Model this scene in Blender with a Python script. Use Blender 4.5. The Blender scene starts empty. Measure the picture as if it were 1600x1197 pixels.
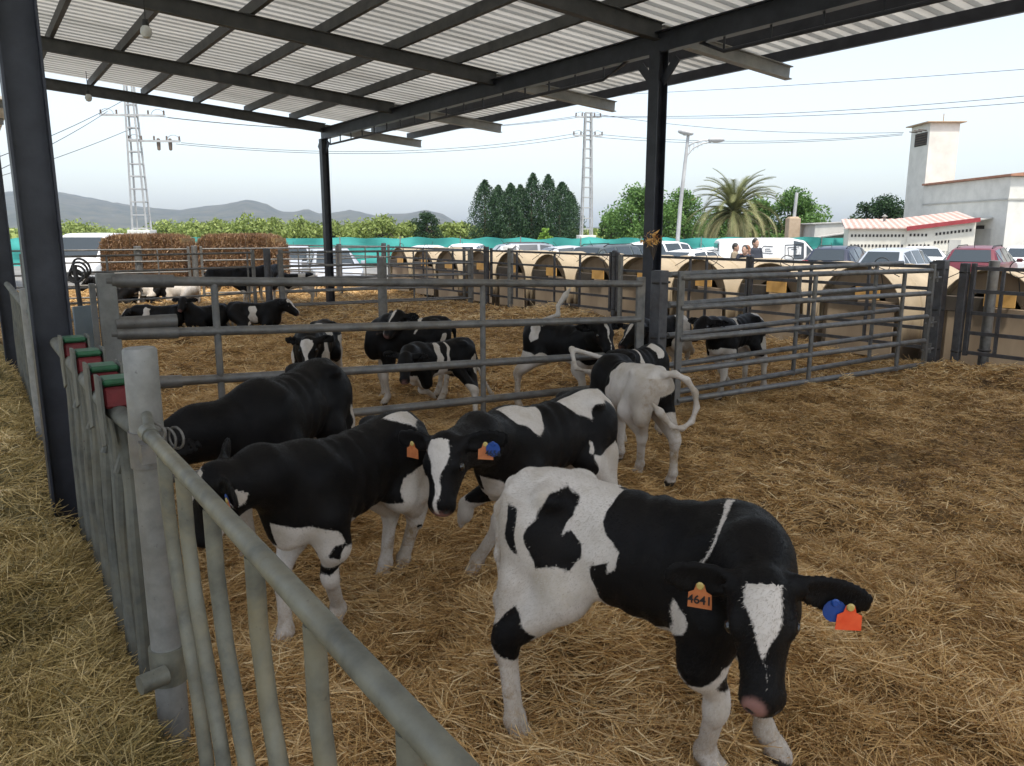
import bpy, bmesh, math, random
import numpy as np
from mathutils import Vector, Matrix, noise as mnoise
R = math.radians
rng = np.random.default_rng(7); random.seed(7)
SC = bpy.context.scene; COL = SC.collection
# ------------------------------------------------------------------ camera, sky, sun, exposure
EYE = 1.7; FPX = 1212.0; PITCH = R(11.05); TH = R(34.8)
cd = bpy.data.cameras.new('camera'); cam = bpy.data.objects.new('camera', cd); COL.objects.link(cam)
cam.location = (0, 0, EYE); cam.rotation_euler = (R(90) - PITCH, 0, -TH)
cd.sensor_width = 36; cd.lens = FPX / 1600 * 36; cd.clip_start = .05; cd.clip_end = 20000
SC.camera = cam
SC.render.resolution_x, SC.render.resolution_y = 1024, 766
SUN_EL, SUN_AZ = R(66), math.atan2(-.94, -.35)
w = bpy.data.worlds.new('World'); SC.world = w; w.use_nodes = True
nt = w.node_tree; bg = nt.nodes['Background']
sky = nt.nodes.new('ShaderNodeTexSky'); sky.sky_type = 'NISHITA'; sky.sun_disc = False
sky.sun_elevation = SUN_EL; sky.sun_rotation = math.pi / 2 - SUN_AZ
sky.air_density = 1.2; sky.dust_density = 2.0; sky.ozone_density = 3.0; sky.altitude = 0
hs = nt.nodes.new('ShaderNodeHueSaturation'); hs.inputs['Saturation'].default_value = .5
nt.links.new(sky.outputs[0], hs.inputs['Color']); nt.links.new(hs.outputs[0], bg.inputs[0])
bg.inputs[1].default_value = .108
sd = bpy.data.lights.new('sun', 'SUN'); sun = bpy.data.objects.new('sun', sd); COL.objects.link(sun)
sd.energy = 2.0; sd.angle = R(4); sd.color = (1, .95, .87)
sv = Vector((math.cos(SUN_AZ) * math.cos(SUN_EL), math.sin(SUN_AZ) * math.cos(SUN_EL), math.sin(SUN_EL)))
sun.rotation_euler = sv.to_track_quat('Z', 'Y').to_euler()
SC.view_settings.view_transform = 'Standard'; SC.view_settings.look = 'None'
SC.view_settings.exposure = 1.3; SC.view_settings.gamma = 1
SC.cycles.use_denoising = True; SC.cycles.max_bounces = 7; SC.cycles.diffuse_bounces = 5
SC.cycles.glossy_bounces = 3; SC.cycles.transmission_bounces = 4; SC.cycles.volume_bounces = 2
SC.cycles.sample_clamp_indirect = 6

# ------------------------------------------------------------------ helpers
FW = np.array([math.sin(TH), math.cos(TH), 0]); RT = np.array([math.cos(TH), -math.sin(TH), 0]); UPV = np.array([0, 0, 1.])
CF = FW * math.cos(PITCH) - UPV * math.sin(PITCH); CU = UPV * math.cos(PITCH) + FW * math.sin(PITCH)
CAM0 = np.array([0, 0, EYE])
def ray(u, v): return CF + RT * (u - 800) / FPX + CU * (598.5 - v) / FPX
def at(u, v, D): r = ray(u, v); return CAM0 + r * (D / (r @ FW))       # a sight line of the photograph, D metres ahead
def gz(u, v, z=0.): r = ray(u, v); return CAM0 + r * ((z - EYE) / r[2])

class MB:
    def __init__(s): s.v = []; s.f = []; s.m = []; s.off = None
    def add(s, vs, fs, mi=0):
        b = len(s.v); s.v += [tuple(map(float, p)) for p in vs]; s.f += [tuple(b + i for i in q) for q in fs]; s.m += [mi] * len(fs)
        return s
    def box(s, c, d, rz=0, mi=0, top=(1, 1), shift=(0, 0)):
        x, y, z = (k / 2 for k in d); c = np.array(c, float); vs = []
        for sz in (-1, 1):
            kx, ky = (1, 1) if sz < 0 else top
            for sx, sy in ((-1, -1), (1, -1), (1, 1), (-1, 1)):
                px, py = sx * x * kx + (shift[0] if sz > 0 else 0), sy * y * ky + (shift[1] if sz > 0 else 0)
                vs.append(c + (px * math.cos(rz) - py * math.sin(rz), px * math.sin(rz) + py * math.cos(rz), sz * z))
        return s.add(vs, [(3, 2, 1, 0), (4, 5, 6, 7), (0, 1, 5, 4), (1, 2, 6, 5), (2, 3, 7, 6), (3, 0, 4, 7)], mi)
    def beam(s, p0, p1, wd, h, up=(0, 0, 1), mi=0):
        p0, p1 = np.array(p0, float), np.array(p1, float); d = p1 - p0; d /= np.linalg.norm(d)
        sdv = np.cross(d, up); sdv /= np.linalg.norm(sdv); u = np.cross(sdv, d); vs = []
        for p in (p0, p1):
            for a, b in ((-1, -1), (1, -1), (1, 1), (-1, 1)): vs.append(p + sdv * a * wd / 2 + u * b * h / 2)
        return s.add(vs, [(0, 1, 2, 3), (7, 6, 5, 4), (0, 4, 5, 1), (1, 5, 6, 2), (2, 6, 7, 3), (3, 7, 4, 0)], mi)
    def ibeam(s, p0, p1, wd, h, t=.012, up=(0, 0, 1)):
        p0, p1 = np.array(p0, float), np.array(p1, float); d = p1 - p0; d /= np.linalg.norm(d)
        sdv = np.cross(d, up); sdv /= np.linalg.norm(sdv); u = np.cross(sdv, d)
        o = u * (h / 2 - t / 2); s.beam(p0 + o, p1 + o, wd, t, up); s.beam(p0 - o, p1 - o, wd, t, up)
        return s.beam(p0, p1, t, h - 2 * t, up)
    def path(s, ps, rs, n=10, mi=0, caps=True):
        ps = [np.array(p, float) for p in ps]
        if not hasattr(rs, '__len__'): rs = [rs] * len(ps)
        vs = []; ref = None
        for i, p in enumerate(ps):
            d = ps[min(i + 1, len(ps) - 1)] - ps[max(i - 1, 0)]; d = d / (np.linalg.norm(d) + 1e-9)
            if ref is None: ref = np.array([0, 0, 1.]) if abs(d[2]) < .9 else np.array([1., 0, 0])
            a = np.cross(d, ref); a /= np.linalg.norm(a) + 1e-9; b = np.cross(a, d); ref = b
            for k in range(n):
                t = 2 * math.pi * k / n; vs.append(p + rs[i] * (a * math.cos(t) + b * math.sin(t)))
        fs = []
        for i in range(len(ps) - 1):
            for k in range(n): fs.append((i * n + k, i * n + (k + 1) % n, (i + 1) * n + (k + 1) % n, (i + 1) * n + k))
        if caps: fs.append(tuple(range(n - 1, -1, -1))); fs.append(tuple((len(ps) - 1) * n + k for k in range(n)))
        return s.add(vs, fs, mi)
    def tube(s, p0, p1, r, n=10, mi=0): return s.path([p0, p1], r, n, mi)
    def ring(s, c, r, t, ax=(0, 1, 0), n=20, a0=0, a1=2 * math.pi, m=6):
        ax = np.array(ax, float); ax /= np.linalg.norm(ax); e = np.cross(ax, (0, 0, 1.)) if abs(ax[2]) < .9 else np.array([1., 0, 0])
        e /= np.linalg.norm(e); f = np.cross(ax, e)
        return s.path([np.array(c) + r * (e * math.cos(a0 + (a1 - a0) * i / n) + f * math.sin(a0 + (a1 - a0) * i / n)) for i in range(n + 1)], t, m)
    def prism(s, poly, ax, d0, d1, mi=0):   # poly of (a,b) extruded along axis 'x','y' or 'z'
        n = len(poly); fn = {'x': lambda a, b, c: (c, a, b), 'y': lambda a, b, c: (a, c, b), 'z': lambda a, b, c: (a, b, c)}[ax]
        vs = [fn(a, b, d0) for a, b in poly] + [fn(a, b, d1) for a, b in poly]
        return s.add(vs, [tuple(range(n)), tuple(range(2 * n - 1, n - 1, -1))] + [(i, i + n, (i + 1) % n + n, (i + 1) % n) for i in range(n)], mi)
    def lathe(s, prof, c=(0, 0, 0), n=16, mi=0):
        vs = [(c[0] + r * math.cos(2 * math.pi * k / n), c[1] + r * math.sin(2 * math.pi * k / n), c[2] + z) for r, z in prof for k in range(n)]
        fs = [(i * n + k, i * n + (k + 1) % n, (i + 1) * n + (k + 1) % n, (i + 1) * n + k) for i in range(len(prof) - 1) for k in range(n)]
        return s.add(vs, fs, mi)
    def build(s, name, mat, parent=None, smooth=False, bevel=0, recalc=True):
        me = bpy.data.meshes.new(name); me.from_pydata(s.v, [], s.f)
        mats = mat if isinstance(mat, (list, tuple)) else [mat]
        for m in mats: me.materials.append(m)
        if len(mats) > 1: me.polygons.foreach_set('material_index', s.m)
        if recalc:
            b = bmesh.new(); b.from_mesh(me); bmesh.ops.recalc_face_normals(b, faces=b.faces); b.to_mesh(me); b.free()
        if smooth:
            me.polygons.foreach_set('use_smooth', [True] * len(me.polygons)); me.set_sharp_from_angle(angle=R(38))
        o = bpy.data.objects.new(name, me); COL.objects.link(o)
        if parent: o.parent = parent
        if bevel:
            bm = o.modifiers.new('bevel', 'BEVEL'); bm.width = bevel; bm.segments = 1; bm.limit_method = 'ANGLE'
        return o

def tag(o, label=None, cat=None, group=None, kind=None):
    if label: o['label'] = label
    if cat: o['category'] = cat
    if group: o['group'] = group
    if kind: o['kind'] = kind
    return o
def thing(name, label, cat, loc=(0, 0, 0), rz=0, group=None):
    o = bpy.data.objects.new(name, None); COL.objects.link(o); o.empty_display_size = .2
    o.location = [float(k) for k in loc]; o.rotation_euler = (0, 0, rz)
    return tag(o, label, cat, group)
def npmesh(name, V, F, mat, parent=None, smooth=False, cols=None, attrs=None):
    me = bpy.data.meshes.new(name); V = np.ascontiguousarray(V, np.float32); F = np.ascontiguousarray(F, np.int32); k = F.shape[1]
    me.vertices.add(len(V)); me.vertices.foreach_set('co', V.ravel())
    me.loops.add(F.size); me.loops.foreach_set('vertex_index', F.ravel())
    me.polygons.add(len(F)); me.polygons.foreach_set('loop_start', np.arange(0, F.size, k, dtype=np.int32))
    me.polygons.foreach_set('loop_total', np.full(len(F), k, np.int32))
    if smooth: me.polygons.foreach_set('use_smooth', np.ones(len(F), bool))
    me.update(calc_edges=True); me.validate()
    if cols is not None:
        a = me.attributes.new('tint', 'FLOAT_COLOR', 'POINT'); a.data.foreach_set('color', np.c_[cols, np.ones(len(cols))].astype(np.float32).ravel())
    for n_, arr in (attrs or {}).items():
        a = me.attributes.new(n_, 'FLOAT', 'POINT'); a.data.foreach_set('value', np.asarray(arr, np.float32))
    me.materials.append(mat); o = bpy.data.objects.new(name, me); COL.objects.link(o)
    if parent: o.parent = parent
    return o

# ------------------------------------------------------------------ materials
class NT:
    def __init__(s, name):
        s.m = bpy.data.materials.new(name); s.m.use_nodes = True; s.t = s.m.node_tree; s.b = s.t.nodes['Principled BSDF']
    def n(s, typ, **kw):
        nd = s.t.nodes.new('ShaderNode' + typ)
        for k, v in kw.items(): setattr(nd, k, v)
        return nd
    def l(s, a, b): s.t.links.new(a, b)
    def noise(s, scale, detail=4, rough=.55, coord='Object', dist=0, sc=(1, 1, 1)):
        tc = s.n('TexCoord'); mp = s.n('Mapping'); mp.inputs['Scale'].default_value = sc; nz = s.n('TexNoise')
        nz.inputs['Scale'].default_value = scale; nz.inputs['Detail'].default_value = detail; nz.inputs['Roughness'].default_value = rough
        nz.inputs['Distortion'].default_value = dist
        s.l(tc.outputs[coord], mp.inputs[0]); s.l(mp.outputs[0], nz.inputs['Vector']); return nz.outputs['Fac']
    def ramp(s, fac, stops):
        r = s.n('ValToRGB'); e = r.color_ramp.elements
        while len(e) < len(stops): e.new(.5)
        for k, (p, c) in enumerate(stops): e[k].position = p; e[k].color = (*c, 1) if len(c) == 3 else c
        s.l(fac, r.inputs[0]); return r.outputs[0]
    def mix(s, fac, a, b):
        m = s.n('Mix', data_type='RGBA')
        for sock, val in ((m.inputs[0], fac), (m.inputs[6], a), (m.inputs[7], b)):
            if hasattr(val, 'links'): s.l(val, sock)
            else: sock.default_value = val if not isinstance(val, tuple) else ((*val, 1) if len(val) == 3 else val)
        return m.outputs[2]
    def math(s, op, a, b=None, clamp=False):
        m = s.n('Math', operation=op); m.use_clamp = clamp
        for sock, val in ((m.inputs[0], a), (m.inputs[1], b)):
            if val is None: continue
            if hasattr(val, 'links'): s.l(val, sock)
            else: sock.default_value = val
        return m.outputs[0]
    def attr(s, name): a = s.n('Attribute'); a.attribute_name = name; return a
    def bump(s, h, strength=.3, dist=.01):
        b = s.n('Bump'); b.inputs['Strength'].default_value = strength; b.inputs['Distance'].default_value = dist
        s.l(h, b.inputs['Height']); s.l(b.outputs[0], s.b.inputs['Normal'])
    def set(s, col=None, rough=None, metal=None, spec=None):
        for k, v in (('Base Color', col), ('Roughness', rough), ('Metallic', metal), ('Specular IOR Level', spec)):
            if v is None: continue
            if hasattr(v, 'links'): s.l(v, s.b.inputs[k])
            else: s.b.inputs[k].default_value = (*v, 1) if isinstance(v, tuple) else v
        return s.m
def varied(name, c0, c1, scale=6, rough=.6, metal=0, spec=.5, detail=5, bump=0, bd=.01, sc=(1, 1, 1), lo=.35, hi=.68):
    t = NT(name); nz = t.noise(scale, detail, .6, sc=sc)
    if bump: t.bump(t.noise(scale * 4, 3), bump, bd)
    return t.set(t.ramp(nz, [(lo, c0), (hi, c1)]), rough, metal, spec)

def galv(name, base, dark, stain, stain_amt, rough=.5, metal=.45):
    t = NT(name); a = t.ramp(t.noise(9, 5, .65), [(.32, dark), (.62, base)])
    f = t.math('MULTIPLY', t.ramp(t.noise(3.2, 6, .7, dist=.8), [(.45, (0, 0, 0)), (.7, (1, 1, 1))]), stain_amt)
    sp = t.ramp(t.noise(60, 2), [(.70, (0, 0, 0)), (.76, (1, 1, 1))])
    c = t.mix(f, a, stain); c = t.mix(t.math('MULTIPLY', sp, .5), c, (.05, .045, .035))
    t.bump(t.noise(45, 4), .12, .004)
    return t.set(c, t.ramp(t.noise(14, 4), [(.3, (rough - .1,) * 3), (.7, (rough + .15,) * 3)]), metal)
M = {}
M['galv'] = galv('galvanised steel', (.20, .196, .186), (.105, .104, .099), (.22, .17, .10), .35)
M['galv_dirty'] = galv('dirty galvanised steel', (.17, .166, .128), (.08, .08, .064), (.215, .18, .10), .75, .55, .25)
M['galv_pale'] = galv('weathered zinc', (.26, .258, .238), (.16, .16, .148), (.18, .16, .12), .4, .55, .25)
M['galv_dark'] = galv('dark galvanised steel', (.12, .122, .102), (.06, .062, .053), (.15, .13, .08), .6, .7, .1)  # darker, less metallic copy of the galvanised steel
M['darktube'] = galv('dark tube', (.11, .11, .115), (.06, .06, .065), (.10, .07, .05), .4, .5, .4)
M['column'] = varied('dark painted steel', (.016, .018, .026), (.035, .038, .05), 5, .45, .1, .5, bump=.15)
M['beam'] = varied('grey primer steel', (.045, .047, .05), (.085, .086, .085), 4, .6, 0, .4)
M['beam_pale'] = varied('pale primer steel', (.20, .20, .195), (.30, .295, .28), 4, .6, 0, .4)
M['black_iron'] = varied('black iron', (.02, .02, .02), (.05, .045, .04), 12, .6, .2)
t = NT('corrugated roof sheet'); s_ = t.ramp(t.noise(.8, 5, .6, sc=(.25, 2.5, 1)), [(.3, (.44, .43, .39)), (.7, (.62, .605, .56))])
s2 = t.ramp(t.noise(2.2, 4, .7, sc=(.12, 1, 1)), [(.5, (0, 0, 0)), (.72, (1, 1, 1))])
M['roof'] = t.set(t.mix(t.math('MULTIPLY', s2, .55), s_, (.28, .265, .235)), .5, .0)
tr_ = t.n('BsdfTranslucent'); t.l(t.b.inputs['Base Color'].links[0].from_socket, tr_.inputs[0]); mx_ = t.n('MixShader'); mx_.inputs[0].default_value = .36   # translucency added so daylight through the sheets brightens the pen
t.l(t.b.outputs[0], mx_.inputs[1]); t.l(tr_.outputs[0], mx_.inputs[2]); t.l(mx_.outputs[0], t.t.nodes['Material Output'].inputs[0])
M['concrete'] = varied('concrete', (.30, .29, .27), (.45, .44, .41), 3, .85, bump=.2)
M['whitewash'] = varied('white render', (.58, .57, .52), (.70, .685, .63), 1.2, .85, bump=.1, lo=.3, hi=.6)
M['greywall'] = varied('grey render', (.40, .39, .36), (.52, .51, .47), 1.0, .9)
M['cream'] = varied('cream render', (.62, .59, .50), (.74, .71, .62), 1.0, .85)
M['redpaint'] = varied('red fascia', (.26, .03, .035), (.34, .045, .05), 4, .6)
M['redlock'] = varied('red lock', (.10, .010, .012), (.17, .018, .02), 14, .55, bump=.2)
M['greencap'] = varied('green cap', (.009, .06, .024), (.014, .10, .04), 14, .5)
M['terracotta'] = varied('terracotta', (.30, .13, .08), (.42, .22, .14), 3, .85)
M['darkhole'] = varied('dark opening', (.025, .022, .02), (.05, .045, .04), 3, .9)
M['glass'] = NT('car glass').set((.03, .04, .045), .06, 0, .8)
M['rubber'] = varied('tyre rubber', (.012, .012, .012), (.025, .025, .025), 20, .8)
M['rim'] = varied('alloy rim', (.4, .4, .42), (.5, .5, .52), 10, .3, .8)
M['redlamp'] = NT('tail lamp').set((.35, .01, .01), .2)
M['headlamp'] = NT('head lamp').set((.7, .72, .75), .1)
M['blackplastic'] = varied('black plastic', (.012, .012, .013), (.03, .03, .03), 20, .6)
M['orangetag'] = varied('orange tag', (.42, .125, .04), (.56, .19, .065), 30, .5)
M['redtag'] = varied('red tag', (.75, .07, .02), (.85, .12, .04), 30, .45)
M['bluetag'] = varied('blue tag', (.01, .05, .22), (.015, .07, .30), 30, .4)
M['ink'] = NT('black ink').set((.012, .012, .012), .7)
M['brass'] = NT('yellow button').set((.5, .38, .12), .4)
M['eye'] = NT('eye').set((.012, .009, .008), .05, 0, .9)
M['lampglass'] = varied('lamp cover', (.5, .5, .48), (.62, .62, .6), 8, .35)
M['blueplate'] = varied('blue grey plate', (.16, .20, .22), (.22, .26, .28), 5, .6)
M['greenboard'] = varied('pale green board', (.26, .33, .30), (.36, .42, .38), 2, .7)
M['orangeboard'] = varied('orange plate', (.70, .38, .10), (.80, .47, .16), 5, .6)
M['whitepaint'] = varied('white paint', (.72, .72, .71), (.80, .80, .79), 3, .5)
M['mesh'] = None
t = NT('green shade net'); nz = t.noise(.6, 4, sc=(.4, 1, 3)); tr = None
M['mesh'] = t.set(t.ramp(nz, [(.3, (.03, .25, .22)), (.7, (.06, .36, .32))]), .8)
def carpaint(name, c):
    t = NT(name); b = t.b; b.inputs['Coat Weight'].default_value = .25; b.inputs['Coat Roughness'].default_value = .08
    k = t.ramp(t.noise(2, 3), [(.3, tuple(x * .93 for x in c)), (.7, c)])
    return t.set(k, .35, .0)
def leafmat(name, c0, c1, c2, tr=.25):
    t = NT(name); a = t.attr('tint'); 
    c = t.ramp(a.outputs['Fac'], [(0, c0), (.5, c1), (1, c2)])
    t.set(c, .55, 0, .3)
    ts = t.n('BsdfTranslucent'); t.l(c, ts.inputs[0]); mx = t.n('MixShader'); mx.inputs[0].default_value = tr
    t.l(t.b.outputs[0], mx.inputs[1]); t.l(ts.outputs[0], mx.inputs[2]); t.l(mx.outputs[0], t.t.nodes['Material Output'].inputs[0])
    return t.m
M['bark'] = varied('bark', (.07, .05, .035), (.16, .12, .085), 8, .9, bump=.4, sc=(1, 1, .3))
M['leaf_green'] = leafmat('green leaves', (.045, .10, .022), (.11, .21, .05), (.22, .35, .09))
M['leaf_dark'] = leafmat('dark leaves', (.012, .03, .012), (.03, .065, .022), (.06, .11, .04))
M['leaf_cypress'] = leafmat('cypress foliage', (.016, .038, .016), (.034, .075, .03), (.075, .13, .055), .1)
M['leaf_olive'] = leafmat('pale orchard foliage', (.13, .18, .045), (.25, .31, .085), (.38, .43, .14))
M['leaf_bright'] = leafmat('bright young leaves', (.12, .22, .03), (.22, .36, .06), (.36, .50, .12))
M['leaf_palm'] = leafmat('palm leaflets', (.12, .14, .05), (.26, .26, .11), (.52, .45, .25))
def strawmat(name, stops):
    t = NT(name); a = t.attr('tint'); c = t.ramp(a.outputs['Fac'], stops)
    t.set(c, .5, 0, .45)
    ts = t.n('BsdfTranslucent'); t.l(c, ts.inputs[0]); mx = t.n('MixShader'); mx.inputs[0].default_value = .15
    t.l(t.b.outputs[0], mx.inputs[1]); t.l(ts.outputs[0], mx.inputs[2]); t.l(mx.outputs[0], t.t.nodes['Material Output'].inputs[0])
    return t.m
M['straw'] = strawmat('straw stalks', [(0, (.06, .030, .010)), (.28, (.33, .185, .062)), (.6, (.64, .405, .155)), (1, (.88, .69, .39))])
M['hay'] = strawmat('hay stalks', [(0, (.05, .042, .014)), (.33, (.28, .21, .07)), (.65, (.58, .42, .165)), (1, (.84, .66, .36))])
M['bale'] = strawmat('bale stalks', [(0, (.05, .026, .013)), (.35, (.16, .085, .042)), (.7, (.29, .17, .085)), (1, (.48, .33, .18))])
# ------------------------------------------------------------------ ground, bedding, hay, hills, haze
_lat = np.random.default_rng(3).random((256, 256))
def vn(x, y):
    x = np.asarray(x, float); y = np.asarray(y, float); i = np.floor(x).astype(int); j = np.floor(y).astype(int); fx = x - i; fy = y - j
    fx = fx * fx * (3 - 2 * fx); fy = fy * fy * (3 - 2 * fy); g = lambda a, b: _lat[a % 256, b % 256]
    return (g(i, j) * (1 - fx) + g(i + 1, j) * fx) * (1 - fy) + (g(i, j + 1) * (1 - fx) + g(i + 1, j + 1) * fx) * fy
def fbm(x, y, o=4): return sum(vn(x * 2 ** k + 17 * k, y * 2 ** k + 31 * k) * .5 ** (k + 1) for k in range(o))
def sstep(a, b, x): t = np.clip((x - a) / (b - a), 0, 1); return t * t * (3 - 2 * t)
HEAPS = [(2.0, 2.35, .55, .13), (2.55, 1.9, .5, .09), (9.35, 4.2, .7, .13), (9.4, 3.0, .7, .15), (9.2, 6.5, .8, .12), (9.3, 9, .9, .14), (9.2, 12, 1.2, .14), (1.2, 2.3, .4, .05), (8.6, 3.2, .6, .06)]
def zbed(x, y):
    z = .13 * (fbm(x * .9, y * .9) - .47) + .20 * (fbm(x * 2.4 + 9, y * 2.4, 3) - .45) + .085 * (vn(x * 6.3, y * 6.3 + 4) - .5)
    for hx, hy, r, h in HEAPS: z = z + h * np.exp(-((x - hx) ** 2 + (y - hy) ** 2) / (r * r))
    return z
def zhay(x, y):
    e = sstep(.46, .16, x) ; z = .03 + e * (.06 + .22 * fbm(x * 1.3 + 5, y * 1.1) + .10 * fbm(x * 4, y * 4 + 7)) * (1 - .75 * sstep(1.2, -1.6, x) * 0)
    st = .10 * np.floor(vn(x * 1.1 + 3, y * 1.5 + 8) * 3) / 3
    return z + e * st - .05
def grid(name, x0, x1, y0, y1, st, zf, mat):
    X, Y = np.meshgrid(np.arange(x0, x1 + st / 2, st), np.arange(y0, y1 + st / 2, st)); h, wd = X.shape
    V = np.c_[X.ravel(), Y.ravel(), zf(X, Y).ravel()]; i = np.arange(h * wd).reshape(h, wd)
    F = np.c_[i[:-1, :-1].ravel(), i[:-1, 1:].ravel(), i[1:, 1:].ravel(), i[1:, :-1].ravel()]
    return npmesh(name, V, F, mat, smooth=True)
t = NT('trampled bedding'); c = t.ramp(t.noise(22, 6, .7), [(.28, (.08, .046, .018)), (.48, (.27, .165, .062)), (.72, (.50, .34, .145))])
d_ = t.ramp(t.noise(1.4, 5, .65), [(.42, (1, 1, 1)), (.62, (0, 0, 0))]); t.bump(t.noise(60, 5, .7), .9, .03)
M['bed'] = t.set(t.mix(t.math('MULTIPLY', d_, .4), c, (.10, .06, .03)), .9)
t = NT('hay floor'); c = t.ramp(t.noise(22, 6, .7), [(.30, (.06, .05, .02)), (.5, (.21, .17, .065)), (.72, (.38, .30, .125))]); t.bump(t.noise(60, 5, .7), .9, .03)
M['hayfloor'] = t.set(c, .9)
M['yard'] = varied('dusty asphalt yard', (.16, .155, .145), (.24, .23, .21), .7, .92, bump=.3)
M['field'] = varied('dry field', (.12, .14, .05), (.22, .23, .09), .02, .95)
tag(grid('bedding', .30, 9.85, -3, 26, .05, zbed, M['bed']), kind='structure')
tag(grid('feed_aisle', -4.2, .34, -1, 13, .05, zhay, M['hayfloor']), kind='structure')
gm = MB(); gm.add([(-6000, -6000, -.30), (6000, -6000, -.30), (6000, 6000, -.30), (-6000, 6000, -.30)], [(0, 1, 2, 3)])
tag(gm.build('ground', M['field']), kind='structure')
ym = MB(); ym.add([(-30, -20, -.296), (62, -20, -.296), (62, 62, -.296), (-30, 62, -.296)], [(0, 1, 2, 3)])
tag(ym.build('yard', M['yard']), kind='structure')
am = MB(); am.box((-2, -8, -.16), (4.6, 14, .28)); am.box((5.1, -10, -.16), (9.5, 14, .28))
tag(am.build('floor_slab', M['concrete']), kind='structure')

# hills: photographed skyline, at its own distance and with its own depth
ridge = [(-700, 352), (-300, 330), (-60, 312), (20, 299), (60, 300), (110, 302), (160, 312), (215, 322), (280, 329), (320, 322), (345, 320), (388, 312), (415, 317), (440, 330), (462, 331), (480, 326), (500, 334), (520, 333), (548, 328), (575, 334), (590, 338), (610, 334), (640, 333), (665, 328), (690, 333), (712, 346), (760, 350), (900, 355), (1300, 358)]
us = np.arange(-700, 1301, 8.); top = np.interp(us, *zip(*ridge)); top = top + 2.2 * (fbm(us * .05, us * 0 + 3) - .5) + 1.2 * (vn(us * .17, us * 0) - .5)
D0 = 3400.
rows = []; NR = 14
for k in range(NR):
    f = k / (NR - 1); D = 2300 + (D0 - 2300) * f; row = []
    for u, v in zip(us, top):
        P = at(u, v, D0); hgt = max(P[2], 3); Q = FW * D + RT * ((u - 800) / FPX * D0 * math.cos(PITCH)) * (D / D0)
        n_ = fbm(u * .03 + 40, f * 4.0, 4) - .5
        row.append((Q[0], Q[1], -3 + (hgt + 3) * (f ** .85) * (1 + .9 * n_ * (1 - f)) if k < NR - 1 else hgt))
    rows.append(row)
rows.append([(r[0] * 1.3, r[1] * 1.3, -5) for r in rows[-1]]); nU = len(us)
V = [p for r in rows for p in r]; F = [(i * nU + k, i * nU + k + 1, (i + 1) * nU + k + 1, (i + 1) * nU + k) for i in range(len(rows) - 1) for k in range(nU - 1)]
M['hill'] = varied('scrub hillside', (.022, .028, .016), (.085, .075, .05), .012, .95, detail=8)
tag(npmesh('hills', np.array(V), np.array(F), M['hill'], smooth=True), kind='structure')
hz = MB(); hz.box((0, 0, 109), (11000, 11000, 222))
ho = hz.build('haze', NT('haze').m); tag(ho, kind='stuff'); ht = ho.data.materials[0].node_tree
ht.nodes.remove(ht.nodes['Principled BSDF']); pv = ht.nodes.new('ShaderNodeVolumePrincipled')
pv.inputs['Color'].default_value = (.66, .77, 1, 1); pv.inputs['Density'].default_value = 0.0001; pv.inputs['Anisotropy'].default_value = .2
ht.links.new(pv.outputs[0], ht.nodes['Material Output'].inputs['Volume'])

# ------------------------------------------------------------------ straw and hay, stalk by stalk
def stalks(name, P, L, W, tint, mat, pit=.25, curl=.25, parent=None, az=None, pitch=None):
    n = len(P); az = rng.uniform(0, 2 * np.pi, n) if az is None else az
    pt = rng.normal(0, pit, n) if pitch is None else pitch; d = np.c_[np.cos(az) * np.cos(pt), np.sin(az) * np.cos(pt), np.sin(pt)]
    rl = rng.normal(0, 1, (n, 3)); sd_ = np.cross(d, rl); sd_ /= np.linalg.norm(sd_, axis=1)[:, None] + 1e-9
    bend = np.cross(d, sd_) * rng.normal(0, curl, n)[:, None] * L[:, None]
    V = np.empty((n, 6, 3)); 
    for k, (tt, bb, ww) in enumerate(((-.5, 1, .9), (0, 0, 1), (.5, 1, .7))):
        c = P + d * (tt * L)[:, None] + bend * bb
        V[:, 2 * k] = c - sd_ * (W * ww * .5)[:, None]; V[:, 2 * k + 1] = c + sd_ * (W * ww * .5)[:, None]
    b = np.arange(n)[:, None] * 6; F = np.concatenate([b + np.array([0, 1, 3, 2]), b + np.array([2, 3, 5, 4])])
    T = np.repeat(tint, 6)
    return npmesh(name, V.reshape(-1, 3), F, mat, parent, cols=np.c_[T, T, T])
def in_view(x, y, m=1.0, z=0):
    fd = x * FW[0] + y * FW[1]; lt = x * RT[0] + y * RT[1]; return (fd > .7) & (np.abs(lt) < .74 * fd + m)
def scatter(n, x0, x1, y0, y1, d0, d1):
    fd = np.sqrt(rng.uniform(d0 * d0, d1 * d1, n)); lt = rng.uniform(-1, 1, n) * (.74 * fd + 1.0); x = fd * FW[0] + lt * RT[0]; y = fd * FW[1] + lt * RT[1]
    k = (x > x0) & (x < x1) & (y > y0) & (y < y1); return x[k], y[k]
PX, PY, PL, PW = [], [], [], []
for n, d0, d1, l0, l1, wd in ((230000, .7, 4.2, .06, .26, .0034), (250000, 4.2, 8, .06, .22, .0046), (230000, 8, 14, .08, .26, .008), (150000, 14, 27, .12, .34, .014)):
    x, y = scatter(n, .38, 9.78, -1., 25.5, d0, d1); PX.append(x); PY.append(y)
    PL.append(l0 + (l1 - l0) * rng.beta(1.4, 2.2, len(x))); PW.append(wd * rng.uniform(.5, 1.25, len(x)))
x, y, L, W = map(np.concatenate, (PX, PY, PL, PW))
dirt = fbm(x * 1.1 + 60, y * 1.1 + 5, 4); heap = zbed(x, y)
keep = rng.random(len(x)) < np.clip(1.25 - sstep(.50, .66, dirt) * .55 + 3 * np.clip(heap, 0, .15), .3, 1); x, y, L, W, dirt, heap = (k[keep] for k in (x, y, L, W, dirt, heap))
tramp = sstep(2.6, 5.0, x) * sstep(5.0, 3.8, y)
L = L * (1 - .45 * tramp)
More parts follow.
